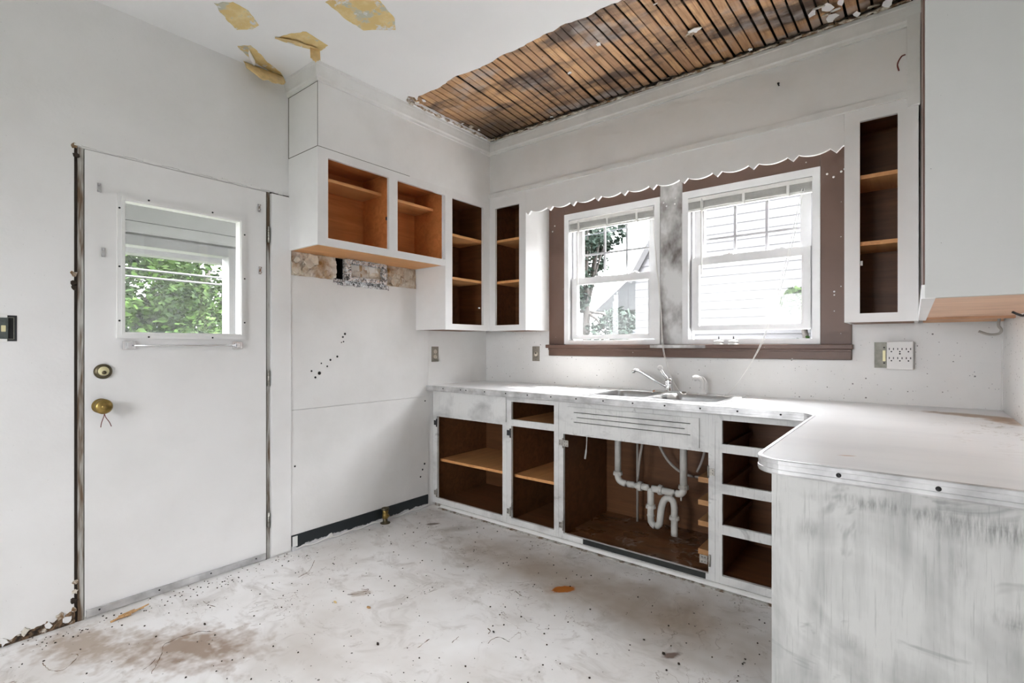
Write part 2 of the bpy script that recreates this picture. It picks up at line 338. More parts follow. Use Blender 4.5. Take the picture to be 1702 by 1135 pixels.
def prism(name, mat, poly, z0, z1, parent=None, P=None, mats=None):
    # poly in (u,v) extruded z0..z1; P maps (u,v,w) to the world
    P = P or (lambda u, v, w_: (u, v, w_)); bm = bmesh.new()
    a = [bm.verts.new(P(u, v, z0)) for u, v in poly]; b = [bm.verts.new(P(u, v, z1)) for u, v in poly]; k = len(poly)
    f1 = bm.faces.new(a[::-1]); f2 = bm.faces.new(b)
    for i in range(k): bm.faces.new((a[i], a[(i+1) % k], b[(i+1) % k], b[i]))
    f1.normal_update(); f2.normal_update(); bmesh.ops.triangulate(bm, faces=[f1, f2], ngon_method='EAR_CLIP')
    return finish(bm, name, mat, parent, mats=mats)
def plate(P, us, zs, holes, v0, v1):
    # plate in the u-z plane with rectangular holes, between depths v0 (front) and v1
    us = sorted(set([round(q, 5) for q in us]+[round(h[i], 5) for h in holes for i in (0, 1) if min(us) < h[i] < max(us)]))
    zs = sorted(set([round(q, 5) for q in zs]+[round(h[i], 5) for h in holes for i in (2, 3) if min(zs) < h[i] < max(zs)]))
    bm = bmesh.new(); V = {}; solid = set()
    for i in range(len(us)-1):
        for j in range(len(zs)-1):
            cu, cz = (us[i]+us[i+1])/2, (zs[j]+zs[j+1])/2
            if not any(h[0] < cu < h[1] and h[2] < cz < h[3] for h in holes): solid.add((i, j))
    def vt(i, j, s):
        if (i, j, s) not in V: V[(i, j, s)] = bm.verts.new(P(us[i], (v0, v1)[s], zs[j]))
        return V[(i, j, s)]
    for i, j in solid:
        bm.faces.new([vt(i, j, 0), vt(i+1, j, 0), vt(i+1, j+1, 0), vt(i, j+1, 0)]); bm.faces.new([vt(i, j, 1), vt(i, j+1, 1), vt(i+1, j+1, 1), vt(i+1, j, 1)])
        for di, dj, e in ((-1, 0, ((i, j), (i, j+1))), (1, 0, ((i+1, j), (i+1, j+1))), (0, -1, ((i, j), (i+1, j))), (0, 1, ((i, j+1), (i+1, j+1)))):
            if (i+di, j+dj) not in solid: bm.faces.new([vt(*e[0], 0), vt(*e[1], 0), vt(*e[1], 1), vt(*e[0], 1)])
    return bm
def boxP(name, mat, P, u0, u1, v0, v1, z0, z1, parent=None, bev=0.0):
    a = P(u0, v0, z0); b = P(u1, v1, z1)
    return box(name, mat, (min(a[0], b[0]), max(a[0], b[0]), min(a[1], b[1]), max(a[1], b[1]), min(a[2], b[2]), max(a[2], b[2])), parent, bev)
def PL(u, v, z): return (DL-v, u, z)                  # left run: u = world y, depth towards the left wall
def PW(u, v, z): return (u, DW+v, z)                  # window run uppers: u = world x
def PB(u, v, z): return (u, YB+v, z)                  # window run base units
def PR(u, v, z): return (2.893+v, u, z)               # right run uppers
def PX(u, v, z): return (v, u, z)                     # left wall plane: u = y, v = x
def PY(u, v, z): return (u, v, z)                     # window wall plane

# ------------------------------------------------------------------ shell
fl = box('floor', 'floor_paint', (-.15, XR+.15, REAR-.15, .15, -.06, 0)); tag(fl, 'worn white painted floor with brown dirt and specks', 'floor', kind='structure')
DY0, DY1, DZ = -2.712, -1.852, 2.097
wl = finish(plate(PX, [REAR, .12], [0, CEIL+.1], [(DY0, DY1, -1, DZ), (-1.44, -1.385, 1.635, 1.772)], 0, -.14), 'wall_left', 'wall_paint'); tag(wl, 'white painted wall holding the old back door', 'wall', kind='structure')
W1 = (.807, 1.556, 1.225, 2.199); W2 = (1.705, 2.468, 1.225, 2.199)
wb = finish(plate(PY, [-.14, XR+.14], [0, CEIL+.1], [W1, W2], 0, .14), 'wall_back', 'wall_paint'); tag(wb, 'white wall behind the sink with two windows', 'wall', kind='structure')
wr = box('wall_right', 'wall_paint', (XR, XR+.14, REAR, 0, 0, CEIL+.1)); tag(wr, 'white side wall beyond the peninsula counter', 'wall', kind='structure')
we = finish(plate(PY, [-.14, XR+.14], [0, CEIL+.1], [(1.05, 2.15, 1.0, 2.0)], REAR, REAR-.14), 'wall_rear', 'wall_paint'); tag(we, 'plain wall behind the viewer with an opening added to let in fill light', 'wall', kind='structure')  # unseen wall; its opening is added and sized to let in fill light
# soffits
s1 = box('wall_soffit_left', 'soffit_paint', (0, DL, -1.745, 0, ZT, CEIL+.02)); tag(s1, 'white boxed soffit above the open cabinets by the door', 'soffit', kind='structure')
s2 = box('wall_soffit_back', 'soffit_paint', (DL, 2.893, DW+.006, 0, 2.345, CEIL+.02)); tag(s2, 'long white boxed soffit above the windows', 'soffit', kind='structure')
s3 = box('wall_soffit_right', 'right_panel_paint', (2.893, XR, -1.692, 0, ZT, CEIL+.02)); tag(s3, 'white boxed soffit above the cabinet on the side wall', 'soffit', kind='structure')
# ceiling plaster with the torn hole
def jag(a, b, n_, amp, seed):
    out = []
    for i in range(n_+1):
        t = i/n_; p = Vector(a).lerp(Vector(b), t); d = (Vector(b)-Vector(a)).normalized(); nn = Vector((-d.y, d.x))
        k = noise.noise(Vector((t*n_*.16, seed, 0)))*amp*1.5+noise.noise(Vector((t*n_*.7, seed+5, 0)))*amp*.7
        out.append((p.x+nn.x*k, p.y+nn.y*k))
    return out
near = jag((2.865, HOLE_Y+.0), (.47, HOLE_Y+.02), 90, .018, 1.3)
leftj = jag((.375, -1.165), (.372, -.40), 34, .009, 4.1)
poly = [(-.14, REAR-.14), (XR+.14, REAR-.14), (XR+.14, -.2), (2.868, -.2)]+near+[(.43, -1.135), (.40, -1.17)]+leftj+[(.345, -.2), (-.14, -.2)]
ce = prism('ceiling', 'ceiling_paint', poly, CEIL, CEIL+.016); tag(ce, 'peeling white plaster ceiling torn open to the lath', 'ceiling', kind='structure')
box('attic_backing', 'dark_gap', (-.14, XR+.14, REAR-.14, .14, CEIL+.10, CEIL+.14), ce)  # dark sheet added above the lath to keep sky light out
# joists above the lath
for i, x in enumerate([-.95, -.62]): box('joist', 'dark_gap', (.2, 3.0, x, x+.045, CEIL+.030, CEIL+.099), ce)
# laths
lm = []
for k in range(3):
    bm = bmesh.new(); B(bm, -.021, .021, -.575, .575, 0, .007, bev=.0015)
    me = bpy.data.meshes.new('lath'); bmesh.ops.recalc_face_normals(bm, faces=bm.faces); bm.to_mesh(me); bm.free(); me.materials.append(MAT['lath_wood']); lm.append(me)
x = .335; i = 0
while x < 2.93:
    o = bpy.data.objects.new('lath', lm[i % 3]); C.objects.link(o); o.parent = ce
    wd = random.uniform(.88, 1.08); sk = -.085 if x < 1.25 else (-.085+.1*(x-1.25)/.5 if x < 1.75 else .015)
    o.location = (x, -.76, CEIL+.017+random.uniform(0, .005)); o.rotation_euler = (random.uniform(-.004, .004), random.uniform(-.05, .05), -sk+random.uniform(-.006, .006)); o.scale = (wd, 1, 1)
    x += .042*wd+random.uniform(.006, .012); i += 1
# crumbled plaster crust along the hole and hanging chips
def crust(name, pts, r0, seed, mat='plaster_crumb', dz=0):
    bm = bmesh.new(); P = []; R_ = []
    for i, (x_, y_) in enumerate(pts):
        P.append((x_+noise.noise(Vector((i*.7, seed, 1)))*.006, y_+noise.noise(Vector((i*.7, seed, 2)))*.008, CEIL+dz+noise.noise(Vector((i*.5, seed, 3)))*.007)); R_.append(max(.0015, r0*(.7+1.3*noise.noise(Vector((i*.45, seed, 4))))))
    tube(bm, P, R_, 7)
    for v in bm.verts: v.co += noise.noise_vector(v.co*55)*.0045
    return finish(bm, name, mat, ce)
far = [(.40+2.46*i/120, DW-.046-.008*noise.noise(Vector((i*.3, 2, 2)))) for i in range(121)]
crust('plaster_crust', far, .009, 3.0); crust('plaster_crust', [(p[0], p[1]-.012) for p in far], .006, 7.0, 'dark_gap', .008)  # the second, dark tube paints the dark gap along the far edge
crust('plaster_crust', [(.368, -1.16+.80*i/44) for i in range(45)]+[(.375, -.375), (.40, -.365)], .010, 5.0)
crust('plaster_crust', [(.372+.05*math.sin(i*.5), -1.185+.075*i/12+.02*math.cos(i*1.7)) for i in range(14)], .011, 9.0)
def chip(bm, c, size, seed, flat=.15, rot=None):
    rnd = random.Random(seed); k = rnd.randint(7, 10) if flat < .3 else rnd.randint(5, 7); m = Matrix.Rotation(rnd.uniform(0, 6.3), 3, 'Z')
    if rot is not None: m = rot @ m
    a = [Vector((math.cos(6.283*j/k), math.sin(6.283*j/k), 0))*size*rnd.uniform(.45, 1.15) for j in range(k)]
    lo = [bm.verts.new(Vector(c)+m @ (v+Vector((0, 0, -size*flat)))) for v in a]; hi = [bm.verts.new(Vector(c)+m @ (v*.85+Vector((0, 0, size*flat)))) for v in a]
    bm.faces.new(lo[::-1]); bm.faces.new(hi)
    for j in range(k): bm.faces.new((lo[j], lo[(j+1) % k], hi[(j+1) % k], hi[j]))
def chipo(name, mat, c, size, seed, parent=None, flat=.15, rot=None):
    bm = bmesh.new(); chip(bm, c, size, seed, flat, rot); return finish(bm, name, mat, parent)
chips = [(.42, -1.14, .016), (.455, -1.15, .018), (.40, -1.10, .013), (.44, -1.09, .015), (.385, -1.06, .012), (.41, -.62, .018), (.40, -.70, .014), (.42, -.55, .012), (1.335, -.79, .02), (.56, -.36, .017), (.93, -.365, .022), (1.60, -.93, .015), (2.03, -.735, .033), (2.0, -.715, .025), (2.56, -.52, .03), (2.53, -.55, .026), (2.585, -.48, .03), (2.55, -.47, .024), (2.50, -.52, .02), (2.61, -.53, .02), (2.57, -.43, .025), (2.72, -.40, .03), (2.78, -.385, .026), (2.66, -.385, .02), (2.2, -.39, .014), (1.75, -.385, .012), (1.95, -1.04, .012)]
for i, (a, b, s) in enumerate(chips):
    chipo('plaster_chunk', 'plaster_crumb' if i % 4 == 1 else 'ceiling_paint', (a, b, CEIL+.006), s, i, ce, .10, Matrix.Rotation(random.uniform(-.7, .7), 3, 'X'))
# peeled patches and curled flaps on the ceiling (outlines at their own place on the plaster)
def patch(pts, seed, dz=.0012, mat='plaster_tan'):
    out = []
    for i in range(len(pts)):
        a, b = Vector(pts[i]), Vector(pts[(i+1) % len(pts)]); k = max(2, int((b-a).length/.014)); nn = Vector((-(b-a).y, (b-a).x)).normalized()
        for j in range(k):
            q = a.lerp(b, j/k)+nn*noise.noise(Vector((q_ := (i+j/k)*3, seed, 0)))*.009; out.append((q.x, q.y))
    return prism('bare_plaster', mat, out, CEIL-dz, CEIL+.001, ce)
patch([(.40, -2.30), (.475, -2.25), (.47, -2.18), (.40, -2.10), (.345, -2.105), (.28, -2.15), (.325, -2.22)], 1)
patch([(.80, -1.99), (.93, -1.96), (1.0, -1.84), (.95, -1.72), (.885, -1.665), (.84, -1.70), (.80, -1.735), (.76, -1.76), (.765, -1.85)], 2)
patch([(.355, -2.0), (.46, -1.97), (.53, -1.93), (.51, -1.80), (.43, -1.80), (.40, -1.86), (.37, -1.93)], 3)
patch([(.14, -2.09), (.20, -2.05), (.16, -1.98), (.11, -1.92), (.07, -1.83), (.03, -1.79), (.035, -1.88), (.06, -1.98)], 4)
def flap(base0, base1, length, ang0, ang1, seed, mat='paper_tan', taper=.5, mats=None):
    # paper-thick paint skin hanging from the line base0-base1 and curling
    bm = bmesh.new(); a, b = Vector((*base0, CEIL)), Vector((*base1, CEIL)); d = (b-a); out = Vector((d.y, -d.x, 0)).normalized(); nu, nv = 12, 10; g = []
    for i in range(nu+1):
        row = []; t = i/nu; ln = length*(1-taper*(2*t-1)**2)*(1+.35*noise.noise(Vector((t*5, seed, 0))))
        p = a+d*t
        for j in range(nv+1):
            row.append(bm.verts.new(p)); an = math.radians(ang0+(ang1-ang0)*j/nv); p = p+(out*math.cos(an)-Vector((0, 0, 1))*math.sin(an))*ln/nv
        g.append(row)
    for i in range(nu):
        for j in range(nv): bm.faces.new((g[i][j], g[i+1][j], g[i+1][j+1], g[i][j+1]))
    o = finish(bm, 'paint_flap', mat, ce, smooth=True, mats=mats); md = o.modifiers.new('thick', 'SOLIDIFY'); md.thickness = .0012; return o
flap((.02, -2.01), (.035, -1.80), .135, 35, 70, 2)
flap((.17, -2.05), (.085, -1.98), .055, 60, 120, 5, 'ceiling_paint')
flap((.355, -2.0), (.43, -1.815), .05, 8, 22, 8)
flap((.425, -1.852), (.44, -1.805), .075, 70, 88, 9, taper=.15)
# crown moulding swept along the soffits
def sweep(name, path, prof, mat, kind_label):
    pts = [Vector(p) for p in path]; dirs = [(pts[i+1]-pts[i]).normalized() for i in range(len(pts)-1)]; rows = []; bm = bmesh.new()
    for i, p in enumerate(pts):
        d0 = dirs[max(i-1, 0)]; d1 = dirs[min(i, len(dirs)-1)]; n0 = Vector((d0.y, -d0.x)); n1 = Vector((d1.y, -d1.x)); m = (n0+n1); m = m/(1+n0.dot(n1))
        rows.append([bm.verts.new((p.x+m.x*o_, p.y+m.y*o_, z_)) for o_, z_ in prof])
    for i in range(len(rows)-1):
        for j in range(len(prof)): bm.faces.new((rows[i][j], rows[i+1][j], rows[i+1][(j+1) % len(prof)], rows[i][(j+1) % len(prof)]))
    bm.faces.new(rows[0]); bm.faces.new(rows[-1][::-1])
    o = finish(bm, name, mat); return tag(o, kind_label, 'moulding', kind='structure')
prof = [(-.003, 2.668), (.010, 2.668), (.013, 2.682), (.020, 2.690), (.022, 2.706), (.026, 2.728), (.028, 2.744), (.031, 2.747), (.031, CEIL-.001), (-.003, CEIL-.001)]
sweep('trim_1', [(0, -1.745), (DL, -1.745), (DL, DW), (2.893, DW)], prof, 'trim_paint', 'white crown moulding along the soffits under the ceiling')
t2 = box('trim_2', 'trim_paint', (DL-.001, 2.893, DW-.010, DW+.01, 2.343, 2.376), bev=.003); tag(t2, 'thin white ledge strip under the soffit above the windows', 'trim', kind='structure')
t3 = box('trim_3', 'trim_paint', (2.846, 2.893, DW-.022, DW, 2.30, CEIL-.002), bev=.002); tag(t3, 'short upright white corner strip beside the torn ceiling', 'trim', kind='structure')

# dark open joints in the boxed soffit
for nm_, dm in (('seam', (.001, DL-.002, -1.7456, -1.744, ZT-.0016, ZT+.0016)), ('seam', (DL-.001, DL+.0005, -1.745, -1.1, ZT-.0012, ZT+.0012)), ('seam', (DL-.0012, DL+.0006, -1.7458, -1.744, ZT, 2.668)), ('seam', (.0, .003, -1.7465, -1.7445, ZT, 2.668)), ('seam', (.002, DL, -1.7458, -1.744, 2.6655, 2.668))): box(nm_, 'dark_gap', dm, s1)
# ------------------------------------------------------------------ left wall surfaces
wp = [(-1.733, -.663, .095, .832), (-1.733, -.663, .8345, 1.630), (-.661, -.007, HC, ZU)]
for a, b, c_, d in wp: boxP('wall_panel', 'panel_speckled', PX, a, b, 0, .0065, c_, d, wl)
boxP('wall_panel', 'panel_speckled', PY, .004, XR-.004, 0, -.0065, HC, 1.134, wb)
boxP('wall_panel', 'panel_speckled', PY, .004, .664, 0, -.0065, 1.136, ZU, wb); boxP('wall_panel', 'panel_speckled', PY, 2.613, XR-.004, 0, -.0065, 1.136, ZU, wb)
boxP('wall_panel', 'panel_speckled', PX, -1.70, -.008, XR, XR-.0065, HC, ZU, wr)
boxP('corner_bead', 'trim_paint', PX, -.018, -.008, XR-.006, XR-.012, HC+.002, ZU, wr)
tubeo('corner_crack', 'dark_gap', [(XR-.006+.001*math.sin(i), -.0075, HC+.01+.37*i/24) for i in range(25)], [.0012+.0018*abs(noise.noise(Vector((i*.4, 0, 0)))) for i in range(25)], wr, 6)
# pocked holes in the speckled panel
for y_, z_, s in [(-1.553, 1.045, .011), (-1.605, 1.06, .006), (-1.50, 1.085, .006), (-1.54, 1.105, .005), (-1.58, 1.02, .007), (-1.478, 1.125, .007), (-1.43, 1.145, .007), (-1.39, 1.27, .007), (-1.385, 1.24, .005), (-1.375, 1.29, .008), (-1.40, 1.235, .004), (-.70, .33, .008), (-.72, .29, .007), (-.695, .80, .006), (-1.71, .50, .006), (-.74, .24, .007)]:
    lathe('wall_hole', 'black', [(0, .0005), (s, .0005), (s*.9, -.004), (0, -.005)], (.0068, y_, z_), (1, 0, 0), wl, 8)
bl = finish(plate(PX, [-1.728, -.668], [.0, .094], [], .0, .011), 'baseboard_left', 'strip_dark'); tag(bl, 'dark scraped strip where the skirting was, flecked with white paint', 'baseboard', kind='structure')
box('leftover_board', 'trim_paint', (.011, .016, -1.728, -1.698, .028, .088), bl, .001)
tubeo('paint_bead', 'plastic_white', smooth_path([(.014, -1.71+.055*i, .012+.006*math.sin(i*2.1)) for i in range(20)], 3), [.003+.0045*abs(noise.noise(Vector((i*.31, 3, 0)))) for i in range(58)], bl, 6)
chipo('paint_lump', 'plastic_white', (.015, -1.485, .026), .022, 3, bl, .3, Matrix.Rotation(1.5, 3, 'Y'))
# rotten base of the wall left of the door
bm = bmesh.new(); g = []
for i in range(61):
    y_ = -3.05+.34*i/60; t_ = i/60; h_ = .022+.030*t_*t_+.020*noise.noise(Vector((i*.22, 3, 0)))+.008*noise.noise(Vector((i*.9, 5, 0)))
    g.append([bm.verts.new((.0008+(.006 if 0 < k < 5 else 0)*(.6+noise.noise(Vector((i*.5, k*.8, 7)))), y_, max(.001, h_)*k/5)) for k in range(6)])
for i in range(60):
    for k in range(5): bm.faces.new((g[i][k], g[i+1][k], g[i+1][k+1], g[i][k+1]))
o = finish(bm, 'rotten_plaster', 'rot_brown', wl); o.modifiers.new('t', 'SOLIDIFY').thickness = .002
for i in range(5): chipo('rotten_flake', 'plaster_crumb' if i % 2 else 'wall_paint', (.006, [-2.93, -2.87, -2.80, -2.76, -2.735][i], [.02, .035, .03, .05, .03][i]), .018, 60+i, wl, .12, Matrix.Rotation(1.4, 3, 'Y'))
# broken plaster band under the short cabinet
for (ya, yb, sd) in ((-1.733, -1.44, 1), (-1.385, -.787, 2)):
    nu = int((yb-ya)/.009); nv = 16; bm = bmesh.new(); g = []
    for i in range(nu+1):
        row = []
        for j in range(nv+1):
            p = Vector((0, ya+(yb-ya)*i/nu, 1.631+.140*j/nv)); h_ = .006+.010*noise.noise(p*17+Vector((sd, 0, 0)))+.008*abs(noise.noise(p*38))
            cell = noise.cell(p*Vector((0, 24, 20))) if False else noise.noise(Vector((sd, round(p.y*26+noise.noise(p*30)*.8), round(p.z*26+noise.noise(p*25)*.8)))*1.37)
            row.append(bm.verts.new((max(.0006, h_+.010*cell), p.y, p.z)))
        g.append(row)
    for i in range(nu):
        for j in range(nv): bm.faces.new((g[i][j], g[i+1][j], g[i+1][j+1], g[i][j+1]))
    finish(bm, 'broken_plaster', 'plaster_old', wl)
for i in range(15):
    y_ = -1.715+.255*random.random() if i < 9 else -1.035+.23*random.random(); z_ = 1.655+.095*random.random()
    chipo('plaster_flake', ['plaster_old', 'plaster_flake'][i % 2], (.016+.006*random.random(), y_, z_), random.uniform(.022, .045), 100+i, wl, .06, Matrix.Rotation(1.57+random.uniform(-.3, .3), 3, 'Y') @ Matrix.Rotation(random.uniform(-.3, .3), 3, 'X'))
boxP('brown_paper_strip', 'splinter', PX, -1.035, -.79, .001, .004, 1.632, 1.655, wl)
boxP('cavity', 'black', PX, -1.4395, -1.3855, -.10, -.09, 1.6355, 1.7715, wl)  # black sheet and lining put the darkness of the hole into the colour
for q_ in ((-1.4398, -1.438, 1.6355, 1.7715), (-1.387, -1.3852, 1.6355, 1.7715), (-1.4395, -1.3855, 1.6352, 1.637), (-1.4395, -1.3855, 1.770, 1.7718)): boxP('cavity_shade_lining', 'black', PX, q_[0], q_[1], -.099, -.001, q_[2], q_[3], wl)
# foil-taped duct outlet
vt = thing('duct_outlet', 'foil-taped rectangular duct outlet in broken plaster under the cabinet', 'vent', (0, -1.23, 1.64))
PV = lambda u, v, z: (v, u, z)
bm = plate(PV, [-1.385+.025*i for i in range(14)], [1.632+.0175*i for i in range(9)], [(-1.345, -1.098, 1.661, 1.742)], .032, .0)
bmesh.ops.subdivide_edges(bm, edges=bm.edges, cuts=1, use_grid_fill=True)
for v in bm.verts: v.co += noise.noise_vector(v.co*60)*.006
finish(bm, 'foil_frame', 'foil', vt)
box('duct_face', 'duct_white', (.002, .008, -1.346, -1.097, 1.66, 1.743), vt)
for k, (a, b, z_, s) in enumerate([(-1.46, -1.06, 1.626, 1), (-1.43, -1.03, 1.613, 2), (-1.38, -1.04, 1.644, 3)]):
    bm = bmesh.new(); g = []
    for i in range(26):
        y_ = a+(b-a)*i/25; ww = .012+.006*noise.noise(Vector((i*.5, s, 0)))
        g.append([bm.verts.new((.0085+.010*abs(noise.noise(Vector((i*.8, s, q)))), y_, z_+(q-1.5)*ww*.7+.004*noise.noise(Vector((i*.9, s, q+3))))) for q in range(4)])
    for i in range(25):
        for q in range(3): bm.faces.new((g[i][q], g[i+1][q], g[i+1][q+1], g[i][q+1]))
    o = finish(bm, 'foil_tape', 'foil', vt); md = o.modifiers.new('t', 'SOLIDIFY'); md.thickness = .001

# ------------------------------------------------------------------ back door
d = tag(bpy.data.objects.new('door_1', None), 'white flat back door with a square glass light and brass knob', 'door', kind='structure'); C.objects.link(d); d.location = (0, -2.276, 0); ORG[d.name] = Vector(d.location)
LY0, LY1, LZ0, LZ1 = -2.676, -1.876, .012, 2.086
GL = (-2.532, -2.022, 1.278, 1.888)
finish(plate(PX, [LY0, LY1], [LZ0, LZ1], [GL], -.001, -.043), 'door_leaf', 'door_paint', d)
fr = finish(plate(PX, [-2.562, -1.992], [1.248, 1.918], [GL], .012, -.001), 'glass_frame', 'door_paint', d)
finish(plate(PX, [-2.546, -2.008], [1.264, 1.903], [(GL[0]-.004, GL[1]+.004, GL[2]-.004, GL[3]+.004)], .019, .012), 'glass_bead', 'trim_paint', fr)
for y_, z_ in [(-2.44, 1.909), (-2.16, 1.909), (-2.44, 1.256), (-2.16, 1.256), (-2.554, 1.85), (-2.554, 1.58), (-2.554, 1.33), (-1.999, 1.82), (-1.999, 1.58), (-1.999, 1.34)]:
    lathe('screw', 'black', [(0, .0018), (.0042, .0015), (.0045, 0)], (.0125, y_, z_), (1, 0, 0), fr, 8)
box('glass_pane', 'glass_door', (-.024, -.020, GL[0]-.01, GL[1]+.01, GL[2]-.01, GL[3]+.01), d)
# curtain rod brackets and clips
rod = thing('x', '', '', (0, 0, 0)); bpy.data.objects.remove(rod)
for y_ in (-2.515, -2.032):
    b_ = box('rod_bracket', 'chrome', (-.001, .006, y_-.026, y_+.026, 1.197, 1.236), d, .001); box('bracket_arm', 'chrome', (.006, .026, y_-.012, y_+.006, 1.203, 1.230), b_, .002)
tubeo('curtain_rod', 'chrome', [(.022, -2.50, 1.215), (.022, -2.05, 1.217)], .0035, d, 8)
for y_, z_ in [(-2.627, 1.927), (-2.612, 1.637), (-1.918, 1.987), (-1.913, 1.637)]:
    b_ = box('curtain_clip', 'chrome', (-.001, .004, y_-.006, y_+.008, z_-.021, z_+.021), d, .001); box('clip_hook', 'chrome', (.004, .020, y_-.004, y_+.004, z_-.017, z_-.009), b_, .001); box('clip_hook', 'chrome', (.004, .020, y_-.004, y_+.004, z_+.009, z_+.017), b_, .001)
# deadbolt and knob
lathe('deadbolt', 'bronze_dark', [(.034, 0), (.034, .006), (.030, .013), (.021, .016)], (-.001, -2.612, 1.098), (1, 0, 0), d, 24)
db = lathe('deadbolt_cylinder', 'brass_pale', [(.0205, .012), (.0205, .017), (.018, .0185), (0, .0185)], (-.001, -2.612, 1.10), (1, 0, 0), d, 24)
lathe('key_hole', 'bronze_dark', [(.009, .018), (.008, .021), (0, .0212)], (-.001, -2.611, 1.093), (1, 0, 0), db, 12)
kb = lathe('door_knob', 'brass', [(.033, 0), (.033, .005), (.014, .010), (.012, .026), (.026, .034), (.033, .046), (.033, .055), (.026, .063), (.012, .066), (0, .066)], (-.001, -2.620, .943), (1, .0, 0), d, 28)
lathe('knob_button', 'brass', [(.010, .064), (.011, .0665), (.006, .068), (0, .068)], (-.001, -2.620, .943), (1, 0, 0), kb, 14)
for s in (-1, 1): tubeo('knob_wire', 'wire_red', smooth_path([(.05, -2.617, .912), (.052, -2.617+s*.004, .895), (.052, -2.614+s*.014, .872), (.053, -2.612+s*.019, .852)], 5), .0016, kb, 6)
# hinges, sweep, jambs
for z_ in (1.847, 1.03, .225):
    h = tubeo('hinge', 'hinge_metal', [(.004, -1.864, z_-.045), (.004, -1.864, z_+.045)], .006, d, 10)
    for q in (-.016, .016): tubeo('hinge_knuckle', 'bronze_dark', [(.004, -1.864, z_+q-.001), (.004, -1.864, z_+q+.001)], .0066, h, 10)
sw = box('door_sweep', 'aluminium_edge', (-.001, .009, LY0+.004, LY1-.004, .008, .040), d, .002)
for k in range(4): lathe('screw', 'black', [(0, .0015), (.004, .0012), (.004, 0)], (.009, LY0+.05+k*.23, .028), (1, 0, 0), sw, 8)
fj = thing('trim_6', 'worn bare jamb and casing strips around the back door', 'door frame', (0, -1.8, 0), kind='structure')
box('jamb', 'jamb_worn', (-.135, -.002, -2.700, -2.679, 0, 2.09), fj, .001); box('jamb', 'jamb_worn', (-.135, -.004, -1.871, -1.853, 0, 2.09), fj, .001); box('head_jamb', 'trim_paint', (-.135, -.002, -2.70, -1.853, 2.0885, 2.097), fj)
box('door_stop', 'trim_paint', (-.07, -.045, -2.679, -2.667, 0, 2.089), fj); box('door_stop', 'trim_paint', (-.07, -.045, -1.885, -1.871, 0, 2.089), fj)
box('dark_joint', 'dark_gap', (-.135, -.004, -2.712, -2.7005, 0, 2.10), fj); box('dark_joint', 'dark_gap', (-.135, -.002, -1.876, -1.8715, 0, 2.088), fj)
box('casing', 'door_paint', (.0005, .013, -1.851, -1.736, .012, 2.083), fj, .002)
box('casing_gap', 'dark_gap', (.0005, .004, -1.856, -1.73, 2.083, 2.090), fj)
bm = bmesh.new(); 
for i in range(40):
    y_ = -2.70+.98*i/39; h_ = .004+.010*abs(noise.noise(Vector((i*.35, 8, 0)))); B(bm, .0005, .006+.004*noise.noise(Vector((i*.5, 1, 0))), y_-.013, y_+.013, 2.092+.004*math.sin(i), 2.095+h_)
finish(bm, 'head_paint_ridge', 'trim_paint', fj)
for i in range(9): chipo('splintered_edge', 'dark_gap' if i % 2 else 'plaster_crumb', (.003, -2.708+random.uniform(-.006, .006), [.06, .10, .14, 1.49, 1.53, 1.47, 2.09, 2.05, .18][i]), .014, 300+i, fj, .2, Matrix.Rotation(1.57, 3, 'Y'))

# ------------------------------------------------------------------ upper cabinets
def cabinet(name, label, loc, P, u0, u1, z0, z1, depth, openings, inner, shelves, group, cat='cabinet', under=None, hide_sides=(), shelf_mat='ply_shelf', face='cabinet_paint', side=('cabinet_paint', 'cabinet_paint'), hinges=(), lo=None, back=True, top=True):
    t = thing(name, label, cat, loc, group)
    finish(plate(P, [u0, u1], [z0, z1], openings, 0, .019), 'face_frame', face, t)
    th = .016
    for k, (a, b, inn) in enumerate(((u0, u0+th, u0+th), (u1-th, u1, u1-th))):
        if k in hide_sides: continue
        bm = bmesh.new(); q0, q1 = P(a, .019, z0+.001), P(b, depth, z1-.001)
        B(bm, min(q0[0], q1[0]), max(q0[0], q1[0]), min(q0[1], q1[1]), max(q0[1], q1[1]), q0[2], q1[2])
        bm.normal_update(); ci = Vector(P(inn, depth*.5, (z0+z1)/2)); 
        for f in bm.faces:
            if (f.calc_center_median()-ci).length < .012: f.material_index = 1
        finish(bm, 'side_panel', None, t, mats=[side[k], inner])
    zb = z0 if lo is None else lo
    boxP('bottom_panel', under or inner, P, u0+th, u1-th, .019, depth, zb+.0005, zb+th, t)
    if top: boxP('top_panel', inner, P, u0+th, u1-th, .019, depth, z1-th, z1-.001, t)
    if back: boxP('back_panel', inner, P, u0+th, u1-th, depth-.008, depth-.001, zb+th, z1-th, t)
    for a, b, z_, v_ in shelves: boxP('shelf', shelf_mat, P, a, b, v_, depth-.009, z_-.019, z_, t, .001)
    return t
GU = 'open wall cabinets without doors'
cA = cabinet('wall_cabinet', 'short double wall cabinet with orange plywood inside, above the duct outlet', (0, -1.26, ZS), PL, -1.745, -.783, ZS, ZT, DL, [(-1.682, -1.265, 1.815, 2.262), (-1.198, -.783-.002, 1.815, 2.262)], 'ply_orange', [(-1.728, -1.244, 2.188, .105), (-1.212, -.80, 2.182, .105)], GU, shelf_mat='ply_shelf', under='ply_shelf')
boxP('divider', 'ply_orange', PL, -1.240, -1.216, .019, DL-.01, ZS+.016, ZT-.016, cA)
boxP('catch', 'hinge_dark', PL, -1.268, -1.258, .019, .03, 2.0, 2.02, cA)
cB = cabinet('wall_cabinet', 'tall narrow wall cabinet filling the inside corner beside the short double cabinet', (.1, -.55, ZU), PL, -.782, DW+.0, ZU, ZT, DL, [(-.715, -.387, 1.369, 2.262)], 'ply_brown', [(-.764, -.335, 2.018, .03), (-.764, -.335, 1.708, .03)], GU, shelf_mat='ply_shelf')
